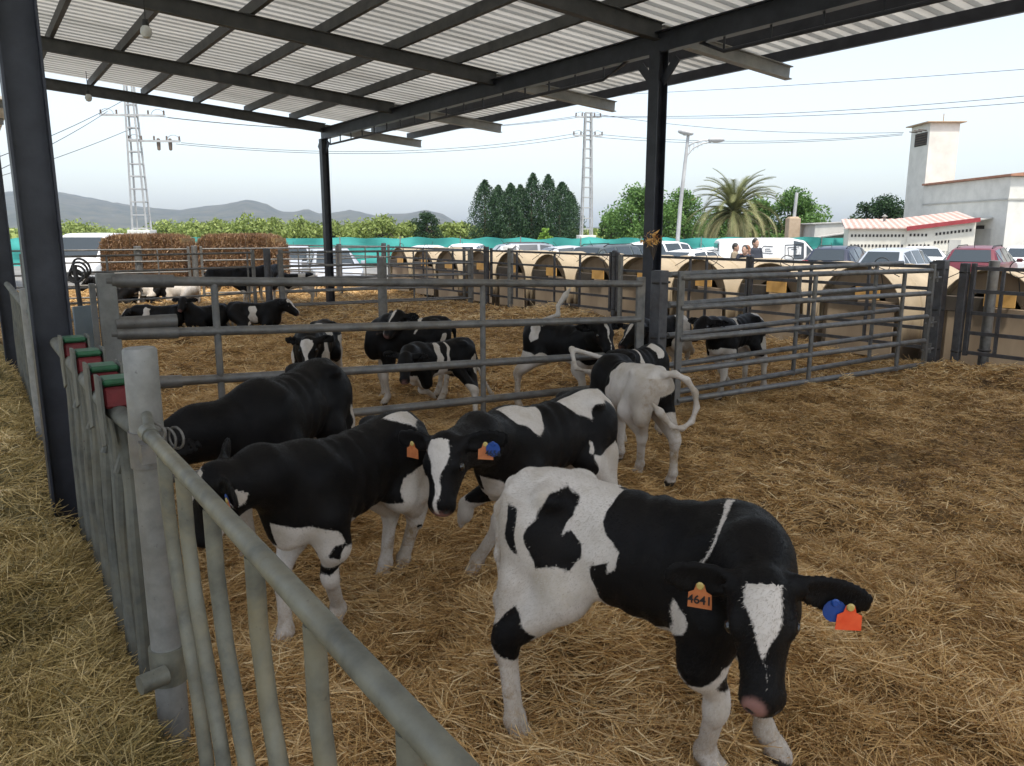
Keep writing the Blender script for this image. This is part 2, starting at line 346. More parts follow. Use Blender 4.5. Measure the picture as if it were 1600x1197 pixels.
loose = np.clip(.035 + .35 * np.clip(heap, 0, .2) - .02 * tramp, .01, .1)
z = heap + rng.random(len(x)) ** 1.3 * loose + .004
tint = np.clip(.555 + .30 * (fbm(x * 2.3, y * 2.3, 3) - .45) + rng.normal(0, .19, len(x)) + (z - heap - .02) * 3.2 - sstep(.48, .66, dirt) * .11 - .01 * tramp, .03, .98)  # low-lying stalks darker: older damp straw, plus hollow shade put into the tint
swirl = 14 * fbm(x * 1.6 + 3, y * 1.6 + 8, 3) + rng.normal(0, .75, len(x))
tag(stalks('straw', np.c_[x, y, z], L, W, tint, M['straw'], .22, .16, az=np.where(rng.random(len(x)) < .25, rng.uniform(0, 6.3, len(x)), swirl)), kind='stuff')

PX, PY, PL, PW = [], [], [], []
for n, d0, d1, l0, l1, wd in ((260000, .7, 3.6, .05, .22, .0028), (260000, 3.6, 12, .07, .24, .0048)):
    x, y = scatter(n, -2.6, .40, .2, 11, d0, d1); PX.append(x); PY.append(y)
    PL.append(l0 + (l1 - l0) * rng.beta(1.4, 2.0, len(x))); PW.append(wd * rng.uniform(.5, 1.3, len(x)))
x, y, L, W = map(np.concatenate, (PX, PY, PL, PW))
z0 = zhay(x, y); z = z0 + rng.random(len(x)) ** 1.4 * .06
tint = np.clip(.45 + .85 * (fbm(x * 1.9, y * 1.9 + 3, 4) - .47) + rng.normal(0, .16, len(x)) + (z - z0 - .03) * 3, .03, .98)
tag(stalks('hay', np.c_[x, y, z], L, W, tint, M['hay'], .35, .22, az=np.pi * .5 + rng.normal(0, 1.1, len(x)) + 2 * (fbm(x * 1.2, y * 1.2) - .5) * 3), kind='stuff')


# ------------------------------------------------------------------ open shelter
SX = 6.95; ROOFS = -.075
def zroof(x): return 4.53 + ROOFS * (x - 1.4)     # underside of the purlins
shelter = thing('open_shelter', 'long open sided steel cattle shelter with corrugated roof', 'shelter', (0, 0, 0))
RY = [17.5, 14, 10.5, 7, 3.5, .05, -1.2]; X0, X1 = -1.0, 9.45
for y in RY:
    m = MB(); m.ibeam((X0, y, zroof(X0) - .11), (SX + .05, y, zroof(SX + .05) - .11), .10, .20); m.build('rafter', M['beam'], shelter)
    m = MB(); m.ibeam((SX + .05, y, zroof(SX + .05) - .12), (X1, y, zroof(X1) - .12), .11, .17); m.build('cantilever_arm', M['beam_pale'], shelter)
for i, x in enumerate((-.85, .3, 1.4, 2.35, 3.3, 4.3, 5.35, 6.35, 7.6, 8.35, 9.3)):
    m = MB(); zz = zroof(x)
    for a, b in ((-1.35, 5.25), (5.25, 17.9)): m.prism([(x - .03, zz), (x + .03, zz), (x + .03, zz + .012), (x - .018, zz + .012), (x - .018, zz + .128), (x + .03, zz + .128), (x + .03, zz + .14), (x - .03, zz + .14)], 'y', a, b)
    m.build('purlin', M['beam'] if i < 8 else M['column'], shelter)
pitch = .205; vs, fs = [], []; n = int(19.3 / pitch); y = -1.4; prof = []
for k in range(n):
    prof += [(y, 0), (y + pitch * .55, 0), (y + pitch * .62, .05), (y + pitch * .93, .05)]; y += pitch
for py_, pz in prof:
    for xx in (X0 - .2, X1 + .12): vs.append((xx, py_, zroof(xx) + .146 + pz))
fs = [(2 * k, 2 * k + 1, 2 * k + 3, 2 * k + 2) for k in range(len(prof) - 1)]
m = MB(); m.add(vs, fs); ro = m.build('roof_sheet', M['roof'], shelter, recalc=False)
m = MB(); m.ibeam((SX, -1.3, 3.87), (SX, 17.62, 3.87), .12, .24, .014); m.build('girder', M['column'], shelter)
for ys in ([17.1 - .572 * k for k in range(17)], [6.0 - .6 * k for k in range(12)]):
    m = MB(); m.tube((SX, ys[0], 3.61), (SX, ys[-1], 3.61), .022, 8)
    for yy in ys: m.tube((SX, yy, 3.61), (SX, yy, 3.76), .013, 6)
    for ya, yb in ((ys[0], ys[0] + .38), (ys[-1], ys[-1] - .5)): m.tube((SX, ya, 3.61), (SX, yb, 3.78), .02, 6)
    m.build('hanging_truss', M['column'], shelter)
def column(x, y, z0, z1, d=.16, rz=0, braces=False):
    m = MB(); m.ibeam((x, y, z0), (x, y, z1), d, d, .012, up=(1, 0, 0))
    m.box((x, y, z0 + .01), (.3, .3, .02))
    if braces:
        for s in (-1, 1): m.beam((x, y + s * .07, z1 - .34), (x, y + s * .30, z1 - .1), .10, .02, up=(1, 0, 0))
    m.build('column', M['column'], shelter)
column(SX, 6.97, -.3, 3.76, .16, braces=True); column(SX, 17.5, -.3, 3.76, .16, braces=True); column(SX, -1.2, -.3, 3.76, .19)
column(.33, 4.78, -.3, zroof(.33) - .21, .185); column(.33, 10.4, -.3, zroof(.33) - .21, .185); column(.33, 16.6, -.3, zroof(.33) - .21, .2); column(.33, -1.0, -.3, zroof(.33) - .21, .2)
for (u, v, yy, lab) in ((228, 45, 9.4, 'small caged bulb lamp hanging under the corrugated roof between purlins'), (138, 150, 16.2, 'small bulb lamp hanging at the far roof edge beside the dark column')):
    r = ray(u, v); P = CAM0 + r * (yy / r[1]); t_ = thing('hanging_lamp', lab, 'lamp', P, 0, 'lamps hanging from the shelter roof')
    m = MB(); m.tube((0, 0, .05), (0, 0, zroof(P[0]) - P[2]), .006, 6); m.build('cord', M['blackplastic'], t_)
    m = MB(); m.lathe([(0, .09), (.03, .09), (.035, .03), (.02, .02)], n=12); m.build('socket', M['blackplastic'], t_, True)
    m = MB(); m.lathe([(.03, .03), (.055, 0), (.06, -.04), (.04, -.085), (0, -.1)], n=14); m.build('bulb', M['lampglass'], t_, True)

# neighbouring shed glimpsed past the column
ns = thing('neighbouring_shed', 'pale roofed shed past the dark columns on the feed side', 'shed', (1.05, 18.4, 0))
m = MB(); m.prism([(-9, 4.6), (0, 4.18), (0, 4.24), (-9, 4.66)], 'y', 0, 18); m.build('shed_roof', M['cream'], ns)
for yy in (.2, 3, 6, 9, 12, 15, 17.8):
    m = MB(); m.beam((-9, yy, 4.53), (-.03, yy, 4.11), .10, .13); m.build('shed_rafter', M['beam_pale'], ns)
for yy in (1, 9, 17):
    m = MB(); m.box((-4.5, yy, 1.95), (.12, .12, 4.5)); m.build('shed_post', M['beam'], ns)
pl = thing('board_wall', 'pale green board wall at the end of the feed aisle', 'wall', (-2.2, 12.6, 0))
for k in range(5):
    m = MB(); m.box((0, 0, -.2 + .34 * k + .17), (4.4, .05, .325)); m.build('board', M['greenboard'], pl, bevel=.006)

# ------------------------------------------------------------------ feed fence, gates, posts
def frame(p0, p1):
    p0, p1 = np.array(p0, float), np.array(p1, float); d = p1 - p0; return math.atan2(d[1], d[0]), float(np.hypot(d[0], d[1]))
def gate(name, label, cat, p0, p1, rails0, rails1, ups, mat, r=.024, square=False, group=None, ends=(True, True), upr=.02, endw=.06, hinge=0, flat_end=False):
    """bars from p0 to p1; rails0/rails1 are the bar heights at either end"""
    rz, L = frame(p0, p1); g = thing(name, label, cat, (p0[0], p0[1], 0), rz, group)
    for a, b in zip(rails0, rails1):
        m = MB()
        if square: m.beam((0, 0, a), (L, 0, b), r * 1.8, r * 2.2)
        else: m.tube((0, 0, a), (L, 0, b), r, 10)
        m.build('rail', mat, g, not square)
    zt = lambda f, i: rails0[i] + (rails1[i] - rails0[i]) * f
    for f in ups:
        m = MB(); x = f * L
        if square: m.beam((x, -.0, zt(f, -1) - .02), (x, 0, zt(f, 0)), upr * 2, upr * 2 + .004, up=(0, 1, 0))
        else: m.tube((x, -.004, zt(f, -1) - .03), (x, -.004, zt(f, 0)), upr, 10)
        m.build('upright', mat, g, not square)
    for f, e in ((0, ends[0]), (1, ends[1])):
        if not e: continue
        m = MB(); x = f * L; m.box((x, 0, (zt(f, 0) + zt(f, -1)) / 2 + .01), (endw, .05 if not flat_end else .03, zt(f, 0) - zt(f, -1) + .10))
        o = m.build('end_frame', mat, g, bevel=.004)
    for hz_ in range(hinge):
        zz = zt(1, -1) + (zt(1, 0) - zt(1, -1)) * (.12 + .76 * hz_ / max(hinge - 1, 1))
        m = MB(); m.tube((L + .02, 0, zz), (L + .13, 0, zz), .014, 8); m.tube((L + .10, 0, zz - .05), (L + .10, 0, zz + .06), .022, 8); m.build('hinge', M['galv'], g, True)
    return g
def post(label, x, y, h, d=.09, mat='galv', square=False, cap=False, z0=-.2, group='steel posts standing in the pens', bolts=0):
    p = thing('pen_post', label, 'post', (x, y, 0), 0, group)
    m = MB()
    if square: m.box((0, 0, (h + z0) / 2), (d, d, h - z0), rz=.1)
    else: m.lathe([(0, z0), (d / 2, z0), (d / 2, h - .006), (d / 2 - .008, h), (0, h)], n=18)
    m.build('shaft', M[mat], p, not square, bevel=.006 if square else 0)
    for k in range(bolts):
        zz = h * (.2 + .72 * k / max(1, bolts - 1)); m = MB(); m.ring((0, 0, zz), d / 2 + .006, .012, (0, 0, 1), 16); m.tube((d / 2, 0, zz), (d / 2 + .07, 0, zz), .012, 6); m.build('clamp', M['black_iron'], p)
    return p
FX = .358
# the near panel with its curved bars
np_ = thing('feed_fence', 'nearest feed fence panel of curved galvanised bars under a thick top pipe', 'feed fence', (FX, 0, 0), 0, 'feed fence panels')
m = MB(); m.tube((0, 2.28, 1.155), (0, -1.4, 1.155), .0195, 16); m.tube((.03, 2.46, 1.165), (0, 2.22, 1.156), .015, 12); m.tube((0, 2.29, 1.1555), (0, 2.23, 1.1555), .0235, 16); m.build('top_rail', M['galv_dirty'], np_, True)
for y in (2.07, 1.86, 1.60, 1.31, 1.02, .72, .40, .1, -.3):
    k = .10; m = MB()
    pts = [(.0, y, 1.14), (.0, y, 1.0), (.0, y - .03, .86), (-.0, y - .10, .70), (.0, y - .17, .55), (.0, y - .21, .40), (.0, y - .22, .25), (0, y - .22, .06)]
    m.path(pts, .0170, 14); m.build('curved_bar', M['galv_dirty'], np_, True)
m = MB(); m.tube((0, 2.3, .02), (0, -1.4, .02), .022, 12); m.build('bottom_rail', M['galv_dirty'], np_, True)
# the big round post and its ring pin
p = thing('pen_post', 'thick round zinc post with ring pin at the end of the nearest feed fence', 'post', (.392, 2.50, 0), 0, 'steel posts standing in the pens')
m = MB(); m.lathe([(0, -.2), (.0475, -.2), (.0475, 1.03), (.048, 1.031), (.048, 1.355), (.043, 1.362), (0, 1.362)], n=28); m.build('shaft', M['galv_pale'], p, True)
m = MB(); m.lathe([(.047, 1.0), (.054, 1.0), (.054, 1.11), (.047, 1.11)], n=24); m.box((-.01, -.06, 1.06), (.05, .07, .06)); m.build('collar', M['galv'], p, True)
m = MB(); m.ring((.005, -.11, 1.125), .028, .0042, (.5, .8, .1), 24); m.build('ring_pin', M['galv'], p, True)
for dx in (0, .022):
    m = MB(); m.ring((.05 + dx, -.045, 1.085), .033, .0042, (.9, .45, 0), 24); m.build('ring', M['galv'], p, True)
m = MB(); m.lathe([(.047, .28), (.056, .28), (.056, .40), (.047, .40)], n=22); m.tube((-.02, -.07, .34), (-.10, -.09, .34), .03, 12); m.build('foot_clamp', M['galv_dirty'], p, True)
# locking panels beyond
def lockpanel(label, y0, y1, step, locks, mat):
    g = thing('feed_fence', label, 'feed fence', (FX, 0, 0), 0, 'feed fence panels')
    m = MB(); m.path([(-.02, y1, 1.13), (-.02, y0 + .1, 1.13), (.034, y0 - .2, 1.09)] if y0 < 3 else [(-.02, y0, 1.13), (-.02, y1, 1.13)], .030, 12); m.build('top_rail', M[mat], g, True)
    m = MB(); m.tube((-.02, y0, .0), (-.02, y1, .0), .022, 10); m.build('bottom_rail', M[mat], g, True)
    y = y0 + step * .5; i = 0
    while y < y1 - .02:
        s = .06 if i % 2 else -.06; m = MB()
        m.path([(0, y, 1.12), (.01, y, 1.0), (.01, y + s * .4, .85), (0, y + s, .62), (0, y + s, .40), (0, y + s * .5, .12)], .022, 9); m.build('curved_bar', M[mat], g, True)
        y += step; i += 1
    for y in locks:
        lb = MB(); lb.box((0, y, 1.175), (.092, .10, .07)); o = lb.build('lock_block', M['redlock'], g, bevel=.008)
        c = MB(); c.box((0, y, 1.225), (.094, .11, .022)); c.build('lock_cap', M['greencap'], o, bevel=.008)
        for s in (-1, 1):
            c = MB(); c.prism([(y - .075, 1.03), (y + .03, 1.0), (y + .065, 1.10), (y + .062, 1.240), (y - .03, 1.246), (y - .062, 1.236)], 'x', s * .053 - .004, s * .053 + .004); c.build('lock_plate', M['galv_dark'], o)
        c = MB(); c.path([(.03, y - .08, 1.12), (.05, y - .02, 1.05), (.02, y + .06, 1.0), (-.02, y + .04, .9)], .013, 8); c.build('latch_arm', M['galv_dark'], o, True)
    return g
lockpanel('feed fence panel with red and green headlocks before the dark column', 2.72, 4.66, .145, (2.78, 3.08, 3.50, 3.98), 'galv_dark')
lockpanel('feed fence panel of close set bars between the two dark columns', 4.92, 10.25, .15, (5.75,), 'galv_dark')
post('stubby round zinc post behind the feed fence left of the dark column', FX - .02, 6.6, 1.30, .11, 'galv_pale', bolts=0)
# cross line: diagonal telescopic gate, double gates, posts
g1 = gate('pen_gate', 'wide telescopic pipe gate across the middle of the front pen', 'gate', (.66, 5.14), (4.82, 4.96), (1.415, 1.10, .79, .47, .16), (1.25, .94, .635, .36, .08), (.145, .615), M['galv'], .030, group='gates of the cattle pens', ends=(False, True), upr=.022, flat_end=True, endw=.09)
for zz in (1.415, 1.16, 1.10, .79):
    m = MB(); m.tube((.03, 0, zz), (.37, 0, zz - .014 if zz != 1.16 else zz), .040, 14); m.build('sleeve', M['galv'], g1, True)
m = MB(); m.box((.0, 0, .73), (.105, .05, 1.46)); m.build('end_frame', M['galv_pale'], g1, bevel=.006)
m = MB(); m.box((-.075, .01, .95), (.03, .06, .9)); m.build('channel', M['galv'], g1)
gp = thing('guard_plate', 'flat blue grey steel plate standing beside the dark column', 'plate', (.56, 5.45, 0), .5)
m = MB(); m.box((0, 0, .88), (.14, .012, .74)); m.build('plate', M['blueplate'], gp, bevel=.003)
m = MB(); m.tube((-.02, .01, -.1), (-.02, .01, .55), .018, 8); m.build('stake', M['galv'], gp)
hs_ = thing('hose_coil', 'tangled coil of dark hose hanging at the fence by the dark column', 'hose', (.62, 6.3, 1.42))
m = MB()
for k in range(4): m.ring((.015 * k, 0, .02 * k - .03), .045 + .007 * k, .008, (.3 + .25 * k, 1, .25 * (k - 1)), 18)
m.tube((.0, 0, .05), (.02, 0, -.5), .016, 8); m.build('coil', M['black_iron'], hs_, True)
P1 = post('square steel gate post before the middle dark column, wrapped with a strap', 5.06, 4.97, 1.36, .115, 'darktube', square=True, bolts=3)
gate('pen_gate', 'galvanised five bar gate, nearer leaf of the pair right of the middle column', 'gate', (5.26, 4.90), (9.30, 4.74), (1.29, 1.02, .735, .44, .16), (1.25, .985, .71, .42, .13), (.47, .865), M['galv'], .028, group='gates of the cattle pens', ends=(True, False), flat_end=True, endw=.075, upr=.023)
gate('pen_gate', 'galvanised five bar gate, farther leaf of the pair right of the middle column', 'gate', (5.30, 5.08), (9.34, 5.12), (1.31, 1.03, .745, .46, .19), (1.325, 1.045, .76, .46, .19), (.49, .86), M['galv'], .028, group='gates of the cattle pens', ends=(False, False), upr=.023)
g = thing('gate_latch', 'telescopic latch frame joining the paired gates to the corner post', 'latch', (9.30, 4.74, 0), 0.05)
m = MB(); m.box((.06, .01, .70), (.05, .05, 1.25)); m.build('latch_bar', M['galv'], g, bevel=.003)
for zz in (1.16, .62, .3):
    m = MB(); m.tube((.0, .02, zz), (.3, .02, zz), .013, 8); m.tube((.2, .02, zz - .05), (.2, .02, zz + .07), .018, 8); m.build('bolt', M['galv'], g)
post('heavy dark corner post where the paired gates meet the hutch fence', 9.74, 4.86, 1.36, .15, 'darktube', square=True, bolts=3)
post('flat dark steel post just right of the corner post', 9.80, 4.60, 1.33, .09, 'darktube', square=True, bolts=2)
post('round grey post behind the dark square rails, right of the corner post', 10.12, 4.42, 1.36, .12, 'galv', bolts=1)
# the long fence before the hutches: sections of dark square rails between posts
HR = (1.27, 1.0, .74, .50, .26)
def hsec(label, y0, y1, ups=(.33, .67), x=9.85): return gate('rail_fence', label, 'fence', (x, y0), (x, y1), HR, HR, ups, M['darktube'], .019, True, 'rail fence sections before the calf hutches', upr=.016, endw=.05)
hsec('dark square rail fence section at the right edge of the photo', 4.52, 1.2, (.1, .4, .75))
hsec('dark square rail fence section just beyond the corner post', 5.02, 7.75, (.3, .62))
hsec('dark square rail fence section behind the middle column', 7.82, 10.75, (.28, .40, .75))
hsec('dark square rail fence section left of the middle column with open bays', 10.95, 15.0, (.22, .42, .75))
hsec('dark square rail fence section at the far end of the hutch row', 15.2, 20.3, (.3, .6))
post('dark round post in the hutch fence left of the middle column', 9.86, 10.85, 1.36, .11, 'darktube', bolts=2)
post('pale square post beside the dark hutch fence post', 9.80, 10.62, 1.28, .07, 'galv_pale', square=True)
post('pale round post in the hutch fence farther left', 9.86, 14.25, 1.34, .13, 'galv_pale')
post('dark post where the far cross gates meet the hutch fence', 9.78, 15.1, 1.36, .13, 'darktube', bolts=2)
post('pale post beside the dark one at the far cross gates', 9.50, 15.35, 1.27, .09, 'galv_pale', square=True)
post('lone round post standing in the straw of the middle pen', 4.62, 9.75, 1.36, .125, 'galv', bolts=1)
# far cross lines
FR_ = (1.28, 1.0, .74, .48, .2)
def fgate(label, p0, p1, ups=(.3, .65), rails=FR_, r=.02, mat='galv'): return gate('pen_gate', label, 'gate', p0, p1, rails, rails, ups, M[mat], r, group='gates of the cattle pens', upr=.017, endw=.06)
fgate('far cross gate, nearer leaf, between the far posts and the hutch fence', (5.25, 15.75), (9.45, 15.2), (.48, .74))
fgate('far cross gate, farther leaf, just behind its twin', (5.32, 16.05), (9.5, 15.62), (.50, .7))
fgate('far cross gate left of the dark far post, before the lying calves', (.75, 15.2), (4.75, 16.0), (.32, .97))
fgate('long far gate before the left straw bale', (.6, 20.4), (4.45, 20.2), (.3, .82))
fgate('long far gate before the right straw bale', (4.75, 20.2), (8.05, 19.7), (.35, .7))
fgate('far gate between the two slim far posts', (8.1, 19.6), (9.8, 20.2), (.5,))
fgate('farthest gate rails by the parked silver car', (8.2, 24.6), (9.8, 20.6), (.3, .6))
post('dark round post at the far cross gates, right of the lying calves', 5.02, 15.95, 1.37, .14, 'darktube', bolts=1)
post('slim pale post beside the dark far cross gate post', 5.2, 15.72, 1.25, .08, 'galv', square=True)
post('round grey post before the join of the two straw bales', 4.6, 20.25, 1.36, .14, 'galv')
post('thick round grey post before the left straw bale', 3.35, 20.35, 1.36, .17, 'galv')
post('slim dark far post right of the straw bales', 8.1, 19.65, 1.38, .13, 'darktube')
post('slim dark far post left of the first orange hutch plate', 9.75, 20.4, 1.38, .13, 'darktube')
gate('rail_fence', 'low rail fence beyond the feed aisle past the dark columns', 'fence', (-3, 21.5), (.4, 20.6), (1.3, .95, .6), (1.3, .95, .6), (.5,), M['galv'], .022)

# ------------------------------------------------------------------ calf hutches
t = NT('dirty tan fibreglass'); c = t.ramp(t.noise(1.8, 5, .6), [(.3, (.30, .235, .15)), (.65, (.42, .335, .22))])
tc = t.n('TexCoord'); sp = t.n('SeparateXYZ'); t.l(tc.outputs['Object'], sp.inputs[0])
ht_ = t.math('ADD', sp.outputs[2], t.math('MULTIPLY', t.noise(2.5, 5, .7, sc=(1, 1, .35)), .9)); low = t.ramp(ht_, [(.70, (1, 1, 1)), (1.25, (0, 0, 0))])
M['hutch'] = t.set(t.mix(t.math('MULTIPLY', low, .8), c, (.13, .085, .05)), .6)
M['hutchfront'] = varied('dung stained front', (.25, .182, .12), (.40, .305, .205), 1.8, .8, sc=(1, 1, .4))
M['hutchtrough'] = varied('grey brown trough', (.06, .05, .04), (.11, .09, .07), 4, .75)
def make_hutch(label):
    h = thing('calf_hutch', label, 'calf hutch', (0, 0, 0), 0, 'calf hutches in a row behind the rail fence')
    W, ZW, L = .62, .60, 2.1; ns_ = 18
    prof = [(-W - .02, -.3), (-W, ZW)] + [(-W * math.cos(math.pi * k / ns_), ZW + (1.235 - ZW) * math.sin(math.pi * k / ns_)) for k in range(1, ns_)] + [(W, ZW), (W + .02, -.3)]
    vs = []; fs = []; n = len(prof)
    xs = [0, .04, .09, .11, .55, .57, .65, .67, 1.2, 1.22, 1.3, 1.32, 1.9, L]
    for x in xs:
        k = 1.03 if x in (0, .04, .09, .57, .65, 1.22, 1.3) else 1.0
        vs += [(x, a * k, (b - ZW) * k + ZW if b > ZW else b) for a, b in prof]
    fs = [(i * n + j, i * n + j + 1, (i + 1) * n + j + 1, (i + 1) * n + j) for i in range(len(xs) - 1) for j in range(n - 1)]
    fs.append(tuple((len(xs) - 1) * n + j for j in range(n)))
    m = MB(); m.add(vs, fs); o = m.build('shell', M['hutch'], h, True); s = o.modifiers.new('thickness', 'SOLIDIFY'); s.thickness = .018
    # recessed front with an arched doorway
    out = [(a * .97, (b - ZW) * .97 + ZW if b > ZW else b) for a, b in prof]; inn = [(a * .62, (b - ZW) * .66 + ZW - .02 if b > ZW else b) for a, b in prof]
    m = MB(); N = len(out); m.add([(.12, a, b) for a, b in out] + [(.12, a, b) for a, b in inn] + [(.16, a, b) for a, b in inn], [(j, j + 1, N + j + 1, N + j) for j in range(N - 1)] + [(N + j, N + j + 1, 2 * N + j + 1, 2 * N + j) for j in range(N - 1)])
    m.build('front_wall', M['hutchfront'], h)
    m = MB(); m.box((.06, .30, .80), (.10, .56, .20), top=(1.2, 1)); m.build('trough', M['hutchtrough'], h, bevel=.01)
    m = MB(); m.box((.04, -.02, .39), (.03, 1.02, .78)); m.build('gate_board', M['hutchfront'], h, bevel=.01)
    m = MB(); m.box((-.015, -.14, .88), (.012, .36, .17)); m.build('feed_plate', M['orangeboard'], h)
    m = MB(); m.ring((-.06, -.34, 1.27), .105, .006, (1, .25, 0), 20); m.tube((-.06, -.34, 1.165), (.02, -.34, .98), .006, 6); m.build('bucket_ring', M['black_iron'], h, True)
    m = MB(); m.path([(-.05, .5, 1.12), (.02, .2, 1.29), (.05, -.1, 1.28), (-.03, -.42, 1.2), (-.06, -.6, 1.13)], .006, 6); m.build('wire_rod', M['black_iron'], h)
    return h
def copy_tree(o, parent=None):
    c = o.copy(); COL.objects.link(c)
    if parent: c.parent = parent
    for ch in o.children: copy_tree(ch, c)
    return c
hy = [3.0, 4.55, 6.22, 7.78, 9.24, 10.62, 12.02, 13.46, 14.90, 16.38, 17.8, 19.2, 20.7]
hl = ['nearest tan calf hutch at the right edge of the photo', 'tan calf hutch behind the dark rails right of the corner post', 'tan calf hutch just left of the corner post', 'tan calf hutch under the white van, with a broad orange plate', 'tan calf hutch just right of the middle column', 'tan calf hutch half hidden behind the middle column', 'tan calf hutch left of the middle column, before the dark green car', 'tan calf hutch under the silver grey car', 'tan calf hutch under the dark estate car', 'tan calf hutch at the pale round fence post', 'tan calf hutch just left of the far cross gate posts', 'second tan calf hutch from the far end of the row', 'farthest tan calf hutch at the end of the row']
h0 = None
for k, (yy, lab) in enumerate(zip(hy, hl)):
    h = make_hutch(lab) if h0 is None else copy_tree(h0); h0 = h0 or h
    h['label'] = lab; h.location = (10.32 + .05 * math.sin(k * 2.3), yy, -.02 + .012 * math.sin(k * 1.7)); h.rotation_euler.z = .03 * math.sin(k * 3.1)
# dried flowers tucked behind the middle column
fl = thing('dried_bouquet', 'dried yellow flowers tucked at the middle dark column above the rail', 'flowers', tuple(at(1021, 402, 8.9)))
for k in range(14):
    a = random.uniform(-.9, .9); b = random.uniform(-.5, .5); tip = np.array((math.sin(a) * .14, b * .1, .10 + .16 * math.cos(a) * random.uniform(.5, 1)))
    m = MB(); m.path([(0, 0, -.03), tip * .5 + (0, 0, .02), tip], [.003, .003, .002], 5)
    st_ = m.build('stem', M['bark'], fl); m = MB()
    for j in range(6):
        q = rng.normal(0, .02, 3); m.add([tip + q, tip + q + rng.normal(0, .025, 3), tip + q + rng.normal(0, .025, 3)], [(0, 1, 2)])
    m.build('flower', M['orangeboard'], st_, recalc=False)

# ------------------------------------------------------------------ straw bales
def bale(label, P, rz, L=2.42, H=1.56, Wd=1.2):
    b = thing('straw_bale', label, 'straw bale', P, rz, 'big square straw bales by the pens')
    m = MB(); m.box((0, 0, H / 2), (L - .12, Wd - .12, H - .1)); m.build('core', M['bed'], b)
    n = 16000; f = rng.random(n); a = rng.uniform(-.5, .5, (n, 2)); Pn = np.empty((n, 3)); 
    kf = np.where(f < .42, 0, np.where(f < .66, 1, np.where(f < .83, 2, 3)))
    Pn[kf == 0] = np.c_[a[:, 0] * L, np.full(n, -Wd / 2), (a[:, 1] + .5) * H][kf == 0]; Pn[kf == 1] = np.c_[a[:, 0] * L, a[:, 1] * Wd, np.full(n, H)][kf == 1]
    Pn[kf == 2] = np.c_[np.full(n, L / 2), a[:, 0] * Wd, (a[:, 1] + .5) * H][kf == 2]; Pn[kf == 3] = np.c_[np.full(n, -L / 2), a[:, 0] * Wd, (a[:, 1] + .5) * H][kf == 3]
    r_ = 1 - .16 * np.abs(Pn[:, 0] / (L / 2)) ** 9 ; Pn[:, 2] = Pn[:, 2] * r_ + rng.normal(0, .018, n); Pn[:, :2] *= (1 - .035 * (fbm(Pn[:, 0] * 3, Pn[:, 2] * 3) ))[:, None]
    tint = np.clip(.5 + rng.normal(0, .2, n) + .3 * (fbm(Pn[:, 0] * 4, Pn[:, 2] * 1.0 + Pn[:, 1]) - .45), .02, 1)
    pt = np.where(rng.random(n) < .75, rng.normal(1.3, .35, n), rng.normal(0, .4, n))
    stalks('stalks', Pn, rng.uniform(.06, .2, n), rng.uniform(.008, .016, n), tint, M['bale'], pitch=pt, parent=b, curl=.1)
    for x in (-.9, -.3, .3, .9):
        m = MB(); m.path([(x, -Wd / 2 - .012, .02), (x, -Wd / 2 - .016, H), (x, Wd / 2, H + .012)], .006, 5); m.build('twine', M['bark'], b)
bale('left brown straw bale standing beside the white van', tuple(at(238, 430, 23.5) * (1, 1, 0)), -TH + .03)
bale('right brown straw bale standing beside the silver car', tuple(at(383, 430, 23.3) * (1, 1, 0)), -TH - .02, 2.36)

